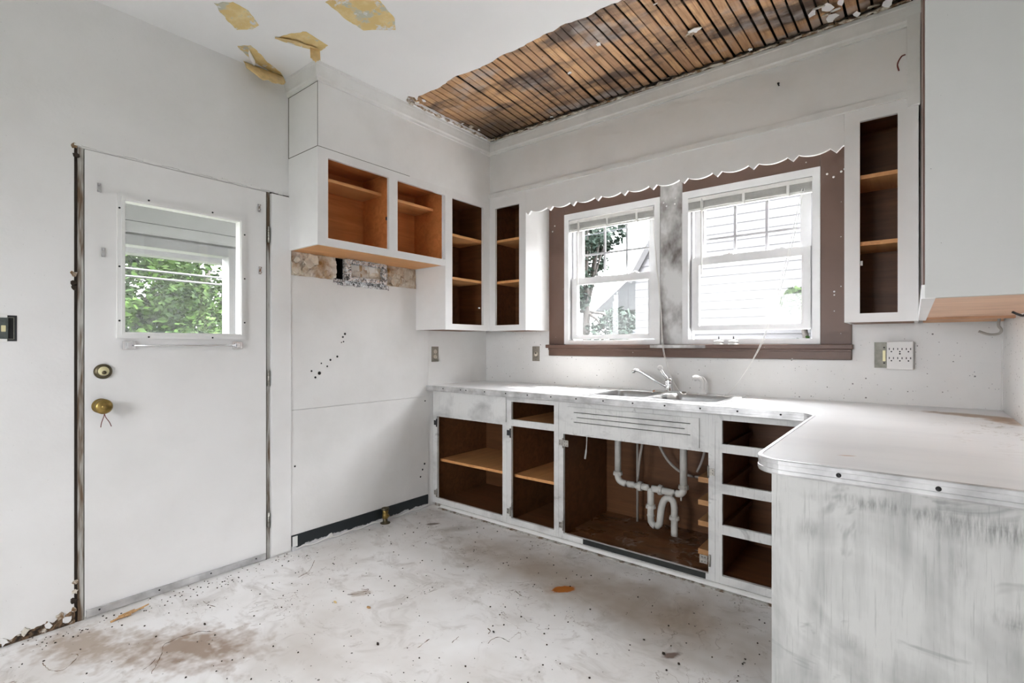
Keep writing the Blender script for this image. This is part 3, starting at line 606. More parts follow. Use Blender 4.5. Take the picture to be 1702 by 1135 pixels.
lathe('catch', 'plastic_white', [(.006, 0), (.006, .012), (0, .013)], PL(-.395, .03, 1.50), (0, -1, 0), cB, 10)
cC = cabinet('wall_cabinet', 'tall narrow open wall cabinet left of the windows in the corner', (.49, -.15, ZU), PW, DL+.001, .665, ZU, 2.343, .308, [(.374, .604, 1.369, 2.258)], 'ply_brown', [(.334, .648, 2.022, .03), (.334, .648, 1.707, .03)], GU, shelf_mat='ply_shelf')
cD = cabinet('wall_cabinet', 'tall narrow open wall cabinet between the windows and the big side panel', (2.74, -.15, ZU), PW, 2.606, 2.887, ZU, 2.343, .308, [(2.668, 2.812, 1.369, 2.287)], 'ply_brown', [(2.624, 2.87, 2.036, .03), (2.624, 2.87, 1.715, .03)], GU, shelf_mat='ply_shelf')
boxP('catch', 'plastic_white', PW, 2.668, 2.678, .019, .034, 1.60, 1.622, cD)
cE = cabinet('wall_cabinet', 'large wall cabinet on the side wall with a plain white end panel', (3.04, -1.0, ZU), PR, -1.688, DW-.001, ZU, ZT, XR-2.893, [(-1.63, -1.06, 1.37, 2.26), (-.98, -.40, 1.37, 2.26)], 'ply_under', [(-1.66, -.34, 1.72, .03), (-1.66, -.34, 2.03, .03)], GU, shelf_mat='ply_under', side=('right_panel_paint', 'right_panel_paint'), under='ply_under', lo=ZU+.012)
boxP('front_strip', 'cabinet_paint', PR, -1.688, DW-.03, -.007, 0, ZU, 1.36, cE); 
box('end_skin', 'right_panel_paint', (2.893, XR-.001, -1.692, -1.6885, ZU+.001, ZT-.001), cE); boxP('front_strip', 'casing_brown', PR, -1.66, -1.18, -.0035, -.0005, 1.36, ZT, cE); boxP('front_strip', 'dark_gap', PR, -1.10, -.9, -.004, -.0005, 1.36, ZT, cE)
box('back_cleat', 'ply_under', (2.905, XR-.006, -.045, -.02, ZU+.0, ZU+.03), cE)
# valance
pts = []; per = .1885; xs0, xs1 = .666, 2.605
k0 = 2.573; cs = sorted(k0-per*i for i in range(11)); half = .027; zt_, dip, tooth = 2.189, .016, .027
def vz(x_):
    c = min(cs, key=lambda q: abs(q-x_)); dx = abs(x_-c)
    if dx < half: return zt_-tooth*(1-dx/half)
    nxt = [q for q in cs if q > x_]; prv = [q for q in cs if q <= x_]
    if not nxt or not prv: return zt_
    a, b = prv[-1]+half, nxt[0]-half; t = (x_-a)/(b-a); return zt_-dip*math.sin(math.pi*min(max(t, 0), 1))**.8-.002
xs_ = sorted(set([xs0+(xs1-xs0)*i/330 for i in range(331)]+[c for c in cs if xs0 < c < xs1]+[c+s*half for c in cs for s in (-1, 1) if xs0 < c+s*half < xs1]))
bot = [(x_, vz(x_)) for x_ in xs_]
va = thing('window_valance', 'scalloped white wooden valance board above both windows', 'valance', (1.64, DW, 2.17))
bm = bmesh.new(); fr_, bk = [], []
for x_, z_ in bot: fr_.append((bm.verts.new((x_, DW, z_)), bm.verts.new((x_, DW, 2.343)))); bk.append((bm.verts.new((x_, DW+.018, z_)), bm.verts.new((x_, DW+.018, 2.343))))
for i in range(len(bot)-1):
    bm.faces.new((fr_[i][0], fr_[i+1][0], fr_[i+1][1], fr_[i][1])); bm.faces.new((bk[i][0], bk[i][1], bk[i+1][1], bk[i+1][0])); bm.faces.new((fr_[i][0], bk[i][0], bk[i+1][0], fr_[i+1][0])); bm.faces.new((fr_[i][1], fr_[i+1][1], bk[i+1][1], bk[i][1]))
bm.faces.new((fr_[0][0], fr_[0][1], bk[0][1], bk[0][0])); bm.faces.new((fr_[-1][0], bk[-1][0], bk[-1][1], fr_[-1][1]))
finish(bm, 'scalloped_board', 'cabinet_paint', va)

# ------------------------------------------------------------------ windows
CX0, CX1 = .667, 2.612
def casing(n_, x0, x1, lab):
    return None
def window(nm, label, Wd, zrail, zbot, casings):
    x0, x1, z0, z1 = Wd
    t = thing(nm, label, 'window', ((x0+x1)/2, .05, z0), kind='structure')
    for nm2, m_, dm in casings: box(nm2, m_, dm, t, .002)
    finish(plate(PY, [x0, x1], [z0, z1], [(x0+.038, x1-.038, z0+.026, z1-.046)], -.022, .10), 'frame', 'vinyl_white', t)
    for a, b in ((x0+.038, x0+.050), (x1-.050, x1-.038)): box('track', 'vinyl_grey', (a, b, .028, .034, z0+.026, z1-.046), t)
    ix0, ix1 = x0+.040, x1-.040
    # upper sash, outer track
    u = finish(plate(PY, [ix0+.012, ix1-.012], [zrail-.04, z1-.046], [(ix0+.078, ix1-.066, zrail-.002, z1-.085)], .050, .080), 'upper_sash', 'vinyl_white', t)
    g0, g1, gz0, gz1 = ix0+.078, ix1-.066, zrail-.002, z1-.085
    box('pane', 'glass_clear', (g0-.005, g1+.005, .063, .066, gz0-.005, gz1+.005), u)
    for i in (1, 2): box('muntin', 'vinyl_grey', (g0+(g1-g0)*i/3-.008, g0+(g1-g0)*i/3+.008, .068, .074, gz0, gz1), u)
    zm = gz0+(gz1-gz0)*(1.892-1.74)/(2.114-1.74) if False else 1.893
    box('muntin', 'vinyl_grey', (g0, g1, .0675, .0735, zm-.007, zm+.007), u)
    # lower sash, inner track
    l = finish(plate(PY, [ix0+.010, ix1-.010], [zbot, zrail+.002], [(ix0+.052, ix1-.050, zbot+.022+.006, zrail-.044)], .010, .046), 'lower_sash', 'vinyl_white', t)
    box('pane', 'glass_hazy', (ix0+.048, ix1-.046, .026, .029, zbot+.02, zrail-.04), l)
    finish(plate(PY, [ix0+.048, ix1-.046], [zbot+.024, zrail-.040], [(ix0+.056, ix1-.054, zbot+.032, zrail-.048)], .006, .012), 'glazing_bead', 'vinyl_white', l)
    for q in (.34, .76):
        xx = ix0+(ix1-ix0)*q; k = box('sash_lock', 'vinyl_white', (xx-.028, xx+.028, .014, .040, zrail+.002, zrail+.010), l, .002); lathe('lock_lever', 'vinyl_white', [(.012, 0), (.012, .008), (.006, .011), (0, .011)], (xx+.005, .026, zrail+.008), (0, 0, 1), k, 12)
    box('sill_liner', 'vinyl_white', (x0+.038, x1-.038, -.015, .10, z0+.022, z0+.030), t)
    return t
w1 = window('window_1', 'white double-hung window left of the glare-patched post, lower pane hazy', W1, 1.714, 1.262,
    [('casing_board', 'casing_brown', (CX0, .806, -.018, -.001, 1.222, 2.34)), ('casing_head', 'casing_brown', (.807, 1.556, -.018, -.001, 2.2, 2.34))])
w2 = window('window_2', 'wider white double-hung window with its lower sash slightly raised', W2, 1.772, 1.308,
    [('casing_board', 'casing_brown', (2.469, CX1, -.018, -.001, 1.222, 2.34)), ('casing_head', 'casing_brown', (1.705, 2.468, -.018, -.001, 2.2, 2.34)), ('casing_post', 'casing_glare', (1.557, 1.704, -.018, -.001, 1.222, 2.34))])
sl = thing('window_sill', 'long brown wooden sill and apron under both windows', 'window sill', (1.64, -.03, 1.14))
box('sill_board', 'casing_brown', (CX0-.012, CX1+.006, -.052, -.001, 1.196, 1.2215), sl, .004)
box('apron', 'casing_brown', (CX0, CX1, -.024, -.0068, 1.138, 1.196), sl, .003); box('apron_bead', 'casing_brown', (CX0, CX1, -.032, -.0068, 1.182, 1.196), sl, .003)
box('glare_streak', 'casing_glare', (1.50, 1.86, -.0526, -.052, 1.199, 1.219), sl)  # pale strip that paints the streak of light on the sill edge
# old screw anchors on the brown casing
for i, (x_, z_) in enumerate([(2.50, 2.15), (2.53, 2.128), (2.565, 2.15), (2.58, 2.16), (.72, 2.13), (.70, 2.09), (1.58, 2.155), (1.66, 2.17), (1.60, 2.13), (1.655, 2.135)]):
    lathe('screw_anchor', 'plastic_white', [(0, .004), (.005, .003), (.006, 0)], (x_, -.018, z_), (0, -1, 0), w1 if x_ < 1 else w2, 8)
def blind(label, x0, x1, z1, wandx, wz, n_sl=9):
    t = thing('mini_blind', label, 'blind', ((x0+x1)/2, -.02, z1-.10), 'raised window blinds')
    box('head_rail', 'blind_white', (x0, x1, -.022, .006, z1-.026, z1), t, .002)
    for i in range(n_sl): box('slat', 'blind_white', (x0+.004, x1-.004, -.020+.002*(i % 2), .004, z1-.032-.0042*i, z1-.0305-.0042*i), t)
    box('bottom_rail', 'blind_white', (x0+.003, x1-.003, -.021, .005, z1-.083, z1-.072), t, .002)
    for q in (.13, .48, .82):
        xx = x0+(x1-x0)*q; k = box('cord_bunch', 'glass_hazy' if False else 'blind_white', (xx-.008, xx+.008, -.027, -.021, z1-.08, z1-.024), t, .002)
        lathe('cord_knot', 'blind_white', [(0, 0), (.007, .004), (.009, .010), (.005, .016), (0, .018)], (xx+.008, -.028, z1-.094), (0, 0, 1), k, 8)
    tubeo('tilt_wand', 'blind_white', [(wandx, -.026, z1-.012), (wandx, -.026, wz)], .0045, t, 8)
    return t
b1 = blind('raised white mini blind in the left, narrower window', .848, 1.512, 2.146, .929, 1.652)
b2 = blind('raised white mini blind in the wider window near the big side panel', 1.74, 2.436, 2.150, 1.828, 1.662)
for k in (0, 1):
    tubeo('lift_cord', 'cord_white', smooth_path([(2.382+.012*k, -.03, 2.09), (2.30+.012*k, -.035, 1.68), (2.215+.008*k, -.062, 1.34), (2.17+.006*k, -.10, 1.19), (2.09, -.13, 1.03), (2.03, -.15, .945), (2.0, -.16, .923)], 6), .0016, b2, 6)
    tubeo('lift_cord', 'cord_white', smooth_path([(1.505, -.025, 2.10), (1.53+.004*k, -.03, 1.80), (1.562+.004*k, -.03, 1.48), (1.586+.006*k, -.055, 1.22), (1.625+.006*k, -.08, 1.09), (1.69, -.12, .98), (1.76, -.19, .925), (1.80, -.22, .923)], 6), .0016, b1, 6)
tubeo('cord_tassel', 'cord_white', [(1.586, -.056, 1.235), (1.583, -.055, 1.27)], [.0045, .002], b1, 8)
GF = 'small fittings on the sill'
for i, (x_, lab) in enumerate([(1.934, 'small white tap fitting on the sill, the one nearer the glare-patched post'), (2.02, 'small white tap fitting on the sill, the one farther from the post')]):
    t = thing('sill_fitting', lab, 'fitting', (x_, -.036, 1.2215), GF)
    lathe('base', 'plastic_white', [(.030, 0), (.030, .005), (.018, .008), (.018, .014), (.028, .017), (.028, .022), (.010, .026), (.010, .031), (0, .031)], (x_, -.03, 1.2215), (0, 0, 1), t, 14)
    tubeo('bolt', 'hinge_dark', [(x_, -.03, 1.25), (x_, -.03, 1.272)], .004, t, 8)

# ------------------------------------------------------------------ base cabinets
GB = 'open base cabinets without doors'
ZB0, ZB1, ZD0, ZD1 = .062, .679, .722, .841; ZF0 = .023; ZFT = .873
def hinge(parent, x_, z_, side, mat, open_=False):
    h = boxP('hinge', mat, PB, x_-.014, x_+.014, -.003, 0, z_-.018, z_+.018, parent, .001)
    tubeo('hinge_pin', mat, [PB(x_+side*.016, -.004, z_-.030), PB(x_+side*.016, -.004, z_+.030)], .0045, h, 8)
    for q in (-.009, .009): boxP('hinge_screw', 'black', PB, x_-side*.006-.002, x_-side*.006+.002, -.0042, -.003, z_+q-.002, z_+q+.002, h)
b1_ = cabinet('base_cabinet', 'wide open base cabinet in the corner, one shelf, blank panel above', (.37, YB, 0), PB, .002, .728, ZF0, ZFT, .603, [(.048, .692, ZB0, ZB1)], 'ply_base', [(.02, .712, .345, .06)], GB, face='primer_face', shelf_mat='ply_shelf', side=('primer_face', 'ply_base'))
boxP('blank_drawer_panel', 'primer_face', PB, .03, .727, -.008, 0, .700, .868, b1_, .002)
hinge(b1_, .030, .63, 1, 'hinge_dark'); hinge(b1_, .030, .10, 1, 'hinge_metal'); 
b2_ = cabinet('base_cabinet', 'narrow open base cabinet with an empty drawer slot above its shelf', (.94, YB, 0), PB, .729, 1.145, ZF0, ZFT, .603, [(.768, 1.111, ZD0, ZD1), (.768, 1.111, ZB0, ZB1)], 'ply_base', [(.748, 1.13, .342, .06), (.748, 1.13, .716, .02)], GB, face='primer_face', shelf_mat='ply_shelf', side=('ply_base', 'ply_base'))
hinge(b2_, .746, .63, 1, 'hinge_dark'); hinge(b2_, .746, .105, 1, 'hinge_metal')
b3_ = cabinet('base_cabinet', 'open sink base cabinet with white drain pipes inside', (1.62, YB, 0), PB, 1.146, 2.087, ZF0, ZFT, .603, [(1.180, 2.054, .056, ZB1-.008), (1.25, 1.98, .70, .83)], 'ply_base', [], GB, face='primer_face', side=('ply_base', 'ply_base'), top=False, under='sink_floor')
boxP('bare_rail', 'rail_dark', PB, 1.32, 2.04, -.0012, 0, ZF0+.002, .0555, b3_)
# slotted vent panel
gp = finish(plate(PB, [1.213, 2.010], [.688, .842], [(1.262, 1.966, .808, .8125), (1.283, 1.936, .779, .7835), (1.262, 1.966, .7495, .754)], -.011, 0), 'slotted_panel', 'primer_face', b3_)
boxP('slot_shadow_board', 'black', PB, 1.25, 1.98, .012, .015, .70, .83, b3_)
h1 = boxP('open_hinge', 'hinge_metal', PB, 1.182, 1.222, -.010, -.007, .595, .635, b3_, .001); hinge(b3_, 1.163, .615, 1, 'hinge_metal'); hinge(b3_, 1.163, .105, 1, 'hinge_metal')
for q in ((1.197, .605), (1.197, .625), (1.212, .605), (1.212, .625)): boxP('hinge_hole', 'black', PB, q[0]-.002, q[0]+.002, -.0112, -.010, q[1]-.002, q[1]+.002, h1)
h2 = boxP('open_hinge', 'hinge_metal', PB, 2.012, 2.052, -.010, -.007, .105, .147, b3_, .001); tubeo('hinge_pin', 'hinge_metal', [PB(2.062, -.006, .095), PB(2.062, -.006, .155)], .0045, h2, 8)
for q in ((2.025, .115), (2.025, .137), (2.04, .115), (2.04, .137)): boxP('hinge_hole', 'black', PB, q[0]-.002, q[0]+.002, -.0112, -.010, q[1]-.002, q[1]+.002, h2)
hinge(b3_, 2.070, .575, -1, 'hinge_metal')
b4_ = cabinet('base_cabinet', 'open base cabinet with four empty drawer slots beside the peninsula', (2.32, YB, 0), PB, 2.088, 2.565, ZF0, ZFT, .603, [(2.121, 2.53, ZD0, ZD1), (2.121, 2.53, .522, .679), (2.121, 2.53, .316, .474), (2.121, 2.53, ZB0, .270)], 'ply_brown', [], GB, face='primer_face', side=('ply_brown', 'ply_brown'))
for z_ in (.52, .40, .29, .14): boxP('drawer_runner', 'raw_wood', PB, 1.975, 2.070, .08, .42, z_-.028, z_, b3_, .002)
for z_ in (.70, .498, .292):
    for xx in (2.106, 2.53): boxP('drawer_runner', 'ply_brown', PB, xx, xx+.02, .03, .58, z_-.012, z_+.012, b4_)
# peninsula unit
pn = thing('peninsula_cabinet', 'peninsula base cabinet with a big brush-streaked grey and white end panel', 'cabinet', (2.88, -1.2, 0))
box('end_panel', 'primer_brushed', (2.571, XR-.002, -1.733, -1.715, 0, .874), pn, .0015)
PP = lambda u, v, z: (2.571+v, u, z)
finish(plate(PP, [-1.714, YB-.022], [.0, .873], [(-1.66, -1.20, .12, .68), (-1.13, -.70, .12, .68)], 0, .018), 'front_frame', 'primer_face', pn)
box('bottom_panel', 'ply_base', (2.59, XR-.003, -1.714, YB-.023, .08, .096), pn); box('back_panel', 'ply_base', (XR-.018, XR-.003, -1.714, YB-.023, .097, .873), pn)
box('partition', 'ply_base', (2.59, XR-.02, -1.175, -1.155, .097, .873), pn)
# toe boards and quarter round on the floor
tk = box('baseboard_back', 'jamb_worn', (.02, 2.57, YB+.004, YB+.02, 0, ZF0)); tag(tk, 'worn toe board under the sink cabinets', 'toe board', kind='structure')
q = [(0, 0)]+[(.021*math.cos(a*math.pi/12), .022*math.sin(a*math.pi/12)) for a in range(7)]
t4 = prism('trim_4', 'trim_paint', [(-a, b) for a, b in q], .10, 2.570, P=lambda u, v, w_: (w_, YB-.002+u-.0, v)); tag(t4, 'rounded white floor moulding along the sink cabinets', 'trim', kind='structure')
t5 = prism('trim_5', 'jamb_worn', [(-a*.9, b*.3) for a, b in q], .10, 2.570, P=lambda u, v, w_: (w_, YB-.024+u, v)); tag(t5, 'flat grimy bead on the floor in front of the moulding', 'trim', kind='structure')

# ------------------------------------------------------------------ worktop, sink, tap
SX0, SX1, SY0, SY1 = 1.30, 2.105, -.600, -.085
ct = thing('worktop', 'white laminate L-shaped worktop with metal edge strip and brown water stain', 'worktop', (1.6, -.35, .875))
def arc(cx, cy, r, a0, a1, n_=8): return [(cx+r*math.cos(math.radians(a0+(a1-a0)*i/n_)), cy+r*math.sin(math.radians(a0+(a1-a0)*i/n_))) for i in range(n_+1)]
PYE = -1.768
outline = [(.002, -.008), (.002, YC)]+[(2.47, YC)]+arc(2.47, YC-.065, .065, 90, 0, 6)[0:0]+arc(2.475, YC-.06, .06, 90, 0, 6)+arc(2.535+.075, PYE+.075, .075, 180, 270, 8)+[(XR-.008, PYE), (XR-.008, -.008)]
def slab(name, mat, outer, hole, z0, z1, parent):
    # cut into two halves by a seam through the hole so each is a simple polygon
    (hx0, hx1, hy0, hy1) = hole; xm = (hx0+hx1)/2
    bm = bmesh.new()
    a = [(.002, -.008), (.002, YC), (xm, YC), (xm, hy0), (hx0, hy0), (hx0, hy1), (xm, hy1), (xm, -.008)]
    b = [(xm, YC)]+outer[2:]+[(xm, -.008), (xm, hy1), (hx1, hy1), (hx1, hy0), (xm, hy0)]
    for pl in (a, b):
        lo = [bm.verts.new((x_, y_, z0)) for x_, y_ in pl]; hi = [bm.verts.new((x_, y_, z1)) for x_, y_ in pl]; k = len(pl)
        f1 = bm.faces.new(lo[::-1]); f2 = bm.faces.new(hi)
        for i in range(k):
            if abs(pl[i][0]-xm) < 1e-6 and abs(pl[(i+1) % k][0]-xm) < 1e-6: continue
            bm.faces.new((lo[i], lo[(i+1) % k], hi[(i+1) % k], hi[i]))
        f1.normal_update(); f2.normal_update(); bmesh.ops.triangulate(bm, faces=[f1, f2], ngon_method='EAR_CLIP')
    bmesh.ops.remove_doubles(bm, verts=bm.verts, dist=1e-5)
    return finish(bm, name, mat, parent)
slab('laminate_top', 'laminate', outline, (SX0+.02, SX1-.02, SY0+.02, SY1-.02), .8755, HC, ct)
ep = outline[1:-1]; prof_e = [(-.001, .8765), (.004, .8765), (.0055, .881), (.0055, .890), (.0038, .891), (.0038, .904), (.0055, .905), (.0055, .914), (.004, HC+.0012), (-.006, HC+.0012), (-.006, HC), (-.001, HC)]
bm = bmesh.new(); pts = [Vector(p) for p in ep]; rows = []
for i, p in enumerate(pts):
    d0 = (pts[i]-pts[max(i-1, 0)]); d1 = (pts[min(i+1, len(pts)-1)]-pts[i]); d0 = d0 if d0.length > 1e-6 else d1; d1 = d1 if d1.length > 1e-6 else d0
    d0 = d0.normalized(); d1 = d1.normalized(); n0 = Vector((d0.y, -d0.x)); n1 = Vector((d1.y, -d1.x)); m = (n0+n1)/(1+n0.dot(n1)); rows.append([bm.verts.new((p.x+m.x*o_, p.y+m.y*o_, z_)) for o_, z_ in prof_e])
for i in range(len(rows)-1):
    for j in range(len(prof_e)): bm.faces.new((rows[i][j], rows[i+1][j], rows[i+1][(j+1) % len(prof_e)], rows[i][(j+1) % len(prof_e)]))
es = finish(bm, 'edge_strip', 'aluminium_edge', ct)
for x_ in [.185, .363, .416, .591, .776, .954, 1.134, 1.313, 1.492, 1.672, 1.852, 2.035, 2.211, 2.397]: lathe('edge_nail', 'black', [(0, .002), (.0048, .0015), (.005, -.002)], (x_, YC-.0038, .901), (0, -1, 0), es, 8)
for x_ in (2.728, 2.915, 3.10): lathe('edge_nail', 'black', [(0, .002), (.0055, .0015), (.006, -.002)], (x_, PYE-.0038, .8975), (0, -1, 0), es, 10)
lathe('edge_nail', 'black', [(0, .002), (.004, .0015), (.004, -.002)], (2.532, -1.66, .898), (-1, 0, 0), es, 8)
# sink
sk = thing('kitchen_sink', 'double-bowl stainless sink with white rim set in the worktop', 'sink', (1.70, -.35, .72))
def rrect(x0, x1, y0, y1, r, n_=5): return arc(x1-r, y1-r, r, 0, 90, n_)+arc(x0+r, y1-r, r, 90, 180, n_)+arc(x0+r, y0+r, r, 180, 270, n_)+arc(x1-r, y0+r, r, 270, 360, n_)
xm = 1.69; bowls = [(SX0+.035, xm-.018, SY0+.035, SY1-.085), (xm+.018, SX1-.035, SY0+.035, SY1-.085)]
bm = plate(lambda u, v, w_: (u, w_, HC+v), [SX0, SX1], [SY0, SY1], [bowls[0], bowls[1]], .005, .0003); bmesh.ops.recalc_face_normals(bm, faces=bm.faces)
finish(bm, 'rim', 'sink_rim', sk)
for bx in bowls:
    bm = bmesh.new(); rows = []
    for ins, z_, r in ((-.012, .006, .05), (.0, .0075, .05), (.006, .003, .05), (.012, -.02, .055), (.024, -.16, .06), (.05, -.178, .05), (.09, -.18, .04)):
        rows.append([bm.verts.new((x_, y_, HC+z_)) for x_, y_ in rrect(bx[0]+ins-.002, bx[1]-ins+.002, bx[2]+ins-.002, bx[3]-ins+.002, r)])
    k = len(rows[0])
    for a, b in zip(rows, rows[1:]):
        for i in range(k): bm.faces.new((a[i], a[(i+1) % k], b[(i+1) % k], b[i]))
    bm.faces.new(rows[-1]); o = finish(bm, 'bowl', 'steel', sk, smooth=True); md = o.modifiers.new('t', 'SOLIDIFY'); md.thickness = .001; md.offset = -1
fa = thing('kitchen_tap', 'chrome single-lever kitchen tap with raised straight spout', 'tap', (1.645, -.13, HC+.006))
fx, fy = 1.66, -.132
bm = bmesh.new(); pl = [(fx-.115+.0, 0)]; pl = arc(fx+.085, fy, .028, -90, 90, 8)+arc(fx-.085, fy, .028, 90, 270, 8)
lo = [bm.verts.new((a, b, HC+.006)) for a, b in pl]; hi = [bm.verts.new((fx+(a-fx)*.95, fy+(b-fy)*.85, HC+.016)) for a, b in pl]; bm.faces.new(lo[::-1]); bm.faces.new(hi)
for i in range(len(pl)): bm.faces.new((lo[i], lo[(i+1) % len(pl)], hi[(i+1) % len(pl)], hi[i]))
finish(bm, 'deck_plate', 'chrome', fa)
lathe('tap_body', 'chrome', [(.027, .0), (.024, .006), (.022, .05), (.024, .06), (.022, .075), (.010, .085), (0, .086)], (fx, fy, HC+.014), (0, 0, 1), fa, 20)
sp = tubeo('spout', 'chrome', smooth_path([(fx-.005, fy-.01, .955), (1.575, -.145, .992), (1.51, -.155, 1.030), (1.478, -.160, 1.048), (1.452, -.165, 1.054), (1.436, -.167, 1.045)], 5), .0105, fa, 12)
lathe('aerator', 'chrome', [(.009, 0), (.011, .004), (.011, .016), (0, .016)], (1.436, -.167, 1.052), (-.1, 0, -1), sp, 12)
lv = tubeo('lever', 'chrome', smooth_path([(fx, fy, .995), (fx-.02, fy, 1.015), (fx-.042, fy, 1.045), (fx-.052, fy, 1.062)], 5), [.013-.006*i/15 for i in range(16)], fa, 10)
lathe('lever_ring', 'plastic_white', [(.0, -.006), (.016, -.006), (.018, 0), (.016, .006), (.006, .007), (0, .004)], (fx-.056, fy-.004, 1.072), (.35, -1, 0), lv, 18)
so = thing('side_spray', 'white hand sprayer standing behind the sink', 'sprayer', (1.868, -.128, HC+.006))
lathe('spray_holder', 'plastic_white', [(.021, 0), (.021, .006), (.014, .012), (.013, .03)], (1.868, -.128, HC+.006), (0, 0, 1), so, 16)
tubeo('spray_handle', 'plastic_white', smooth_path([(1.868, -.128, .93), (1.867, -.128, .965), (1.862, -.13, 1.0), (1.848, -.135, 1.017), (1.832, -.14, 1.018), (1.820, -.143, 1.012)], 4), [.0125]*9+[.014]*6+[.017]*6, so, 12)
tubeo('spray_trigger', 'plastic_white', smooth_path([(1.848, -.132, 1.026), (1.872, -.128, 1.020), (1.888, -.126, .998), (1.893, -.126, .984)], 4), .004, so, 8)

# ------------------------------------------------------------------ drain pipes under the sink
dp = thing('drain_pipe', 'white plastic double-bowl drain with P-trap under the sink', 'drain pipe', (1.62, -.30, .08))
YP = -.30; r = .0205
def nut(x_, z_, ax, nm='slip_nut', m_='pvc', y_=YP, rr=.031, h=.022): lathe(nm, m_, [(.02, -h/2), (rr, -h/2), (rr, -h*.1), (rr*.93, h*.1), (rr*.93, h/2), (.02, h/2)], (x_, y_, z_), ax, dp, 10, False)
tubeo('tailpiece', 'pvc', [(1.392, YP, .735), (1.392, YP, .40)], r, dp, 14); tubeo('tailpiece', 'pvc', [(1.814, YP, .735), (1.814, YP, .385)], r*1.05, dp, 14)
tubeo('elbow_arm', 'pvc', smooth_path([(1.392, YP, .41), (1.393, YP, .375), (1.408, YP, .352), (1.44, YP, .343), (1.50, YP, .343), (1.60, YP, .343)], 5), r, dp, 14)
tubeo('elbow_arm', 'pvc', smooth_path([(1.814, YP, .39), (1.813, YP, .362), (1.80, YP, .345), (1.77, YP, .339), (1.70, YP, .341), (1.62, YP, .343)], 5), r, dp, 14)
nut(1.392, .40, (0, 0, 1)); nut(1.814, .385, (0, 0, 1), m_='hose_grey'); nut(1.545, .343, (1, 0, 0)); nut(1.675, .343, (1, 0, 0))
tubeo('tee_stem', 'pvc', [(1.612, YP, .343), (1.612, YP, .22)], r*1.02, dp, 14); nut(1.612, .232, (0, 0, 1)); 
tubeo('trap_bend', 'pvc', smooth_path([(1.612, YP, .23), (1.612, YP, .165), (1.618, YP, .135), (1.642, YP, .118), (1.666, YP, .135), (1.672, YP, .17), (1.676, YP+.01, .235), (1.69, YP+.02, .28), (1.715, YP+.025, .297), (1.74, YP+.03, .28), (1.748, YP+.03, .24), (1.748, YP+.03, .19), (1.748, YP+.03, .075)], 5), r, dp, 14)
nut(1.748, .182, (0, 0, 1), y_=YP+.03); nut(1.612, .178, (0, 0, 1), rr=.024, h=.008)
lathe('drain_nozzle', 'pvc', [(.006, 0), (.005, .02), (0, .021)], (1.80, YP, .322), (0, 0, -1), dp, 8)
hs = thing('spray_hose', 'thin grey hose looping down behind the drain pipes', 'hose', (1.8, -.16, .40))
tubeo('hose', 'hose_grey', smooth_path([(1.58, -.18, .74), (1.60, -.17, .62), (1.66, -.16, .50), (1.75, -.15, .43), (1.86, -.15, .42), (1.97, -.15, .47), (2.035, -.15, .58), (2.04, -.15, .72)], 8), .0085, hs, 10)
tubeo('hose', 'hose_grey', smooth_path([(1.90, -.17, .72), (1.895, -.17, .60), (1.875, -.165, .52), (1.845, -.16, .45)], 6), .007, hs, 10)
t = tag(tubeo('supply_tube', 'hose_grey', smooth_path([(1.53, -.22, .74), (1.525, -.22, .62), (1.505, -.22, .50), (1.49, -.22, .36)], 6), .008), 'thin grey supply tube hanging between the drain tailpieces', 'tube')
t = tag(tubeo('loose_cable', 'cord_white', smooth_path([(1.20, -.37, .74), (1.206, -.37, .62), (1.20, -.37, .53), (1.192, -.37, .475)], 6), [.004]*12+[.0065]*7), 'short pale cable end hanging under the sink', 'cable')
vp = thing('valve_stem', 'grey valve disc on a thin upright pipe behind the drain', 'valve', (1.44, -.12, .06))
lathe('valve_disc', 'hose_grey', [(0, 0), (.055, 0), (.058, .012), (.045, .03), (0, .034)], (1.44, -.12, .70), (0, -1, .15), vp, 20); tubeo('valve_pipe', 'hose_grey', [(1.44, -.115, .68), (1.44, -.115, .052)], .008, vp, 10)
# ------------------------------------------------------------------ electrics
def outlet(label, loc, nrm, plate_m='outlet_plate'):
    t = thing('wall_outlet', label, 'outlet', loc); x_, y_, z_ = loc
    if nrm == 'x': F = lambda u, v, w_: (x_+v, y_+u, z_+w_)
    else: F = lambda u, v, w_: (x_+u, y_-v, z_+w_)
    def bx(nm, m_, u0, u1, v0, v1, a, b, p): 
        A, Bq = F(u0, v0, a), F(u1, v1, b); return box(nm, m_, (min(A[0], Bq[0]), max(A[0], Bq[0]), min(A[1], Bq[1]), max(A[1], Bq[1]), A[2], Bq[2]), p, .0008)
    bx('cover_plate', plate_m, -.034, .034, 0, .005, -.058, .058, t)
    for s in (-1, 1):
        f = lathe('socket_face', 'device_face', [(.016, .004), (.016, .0075), (.0145, .0085), (0, .0085)], F(0, 0, s*.0195), (1, 0, 0) if nrm == 'x' else (0, -1, 0), t, 16)
        for u in (-.006, .006): bx('slot', 'black', u-.0012, u+.0012, .008, .0092, s*.0195+.0005, s*.0195+.009, f)
        bx('slot', 'black', -.002, .002, .008, .0092, s*.0195-.009, s*.0195-.005, f)
    return t
outlet('brown-plated duplex outlet on the panel above the worktop end, near the door side', (.0066, -.597, 1.149), 'x')
t = thing('wall_outlet', 'brown-plated single outlet under the corner cabinet left of the sill', 'outlet', (.535, -.0066, 1.15))
box('cover_plate', 'outlet_plate', (.501, .569, -.0116, -.0066, 1.092, 1.208), t, .001); f = lathe('socket_face', 'device_face', [(.019, .004), (.019, .0065), (0, .0068)], (.535, -.0066, 1.150), (0, -1, 0), t, 18); lathe('socket_hole', 'black', [(.008, .0065), (.007, .0075), (0, .0076)], (.535, -.0066, 1.154), (0, -1, 0), f, 10)
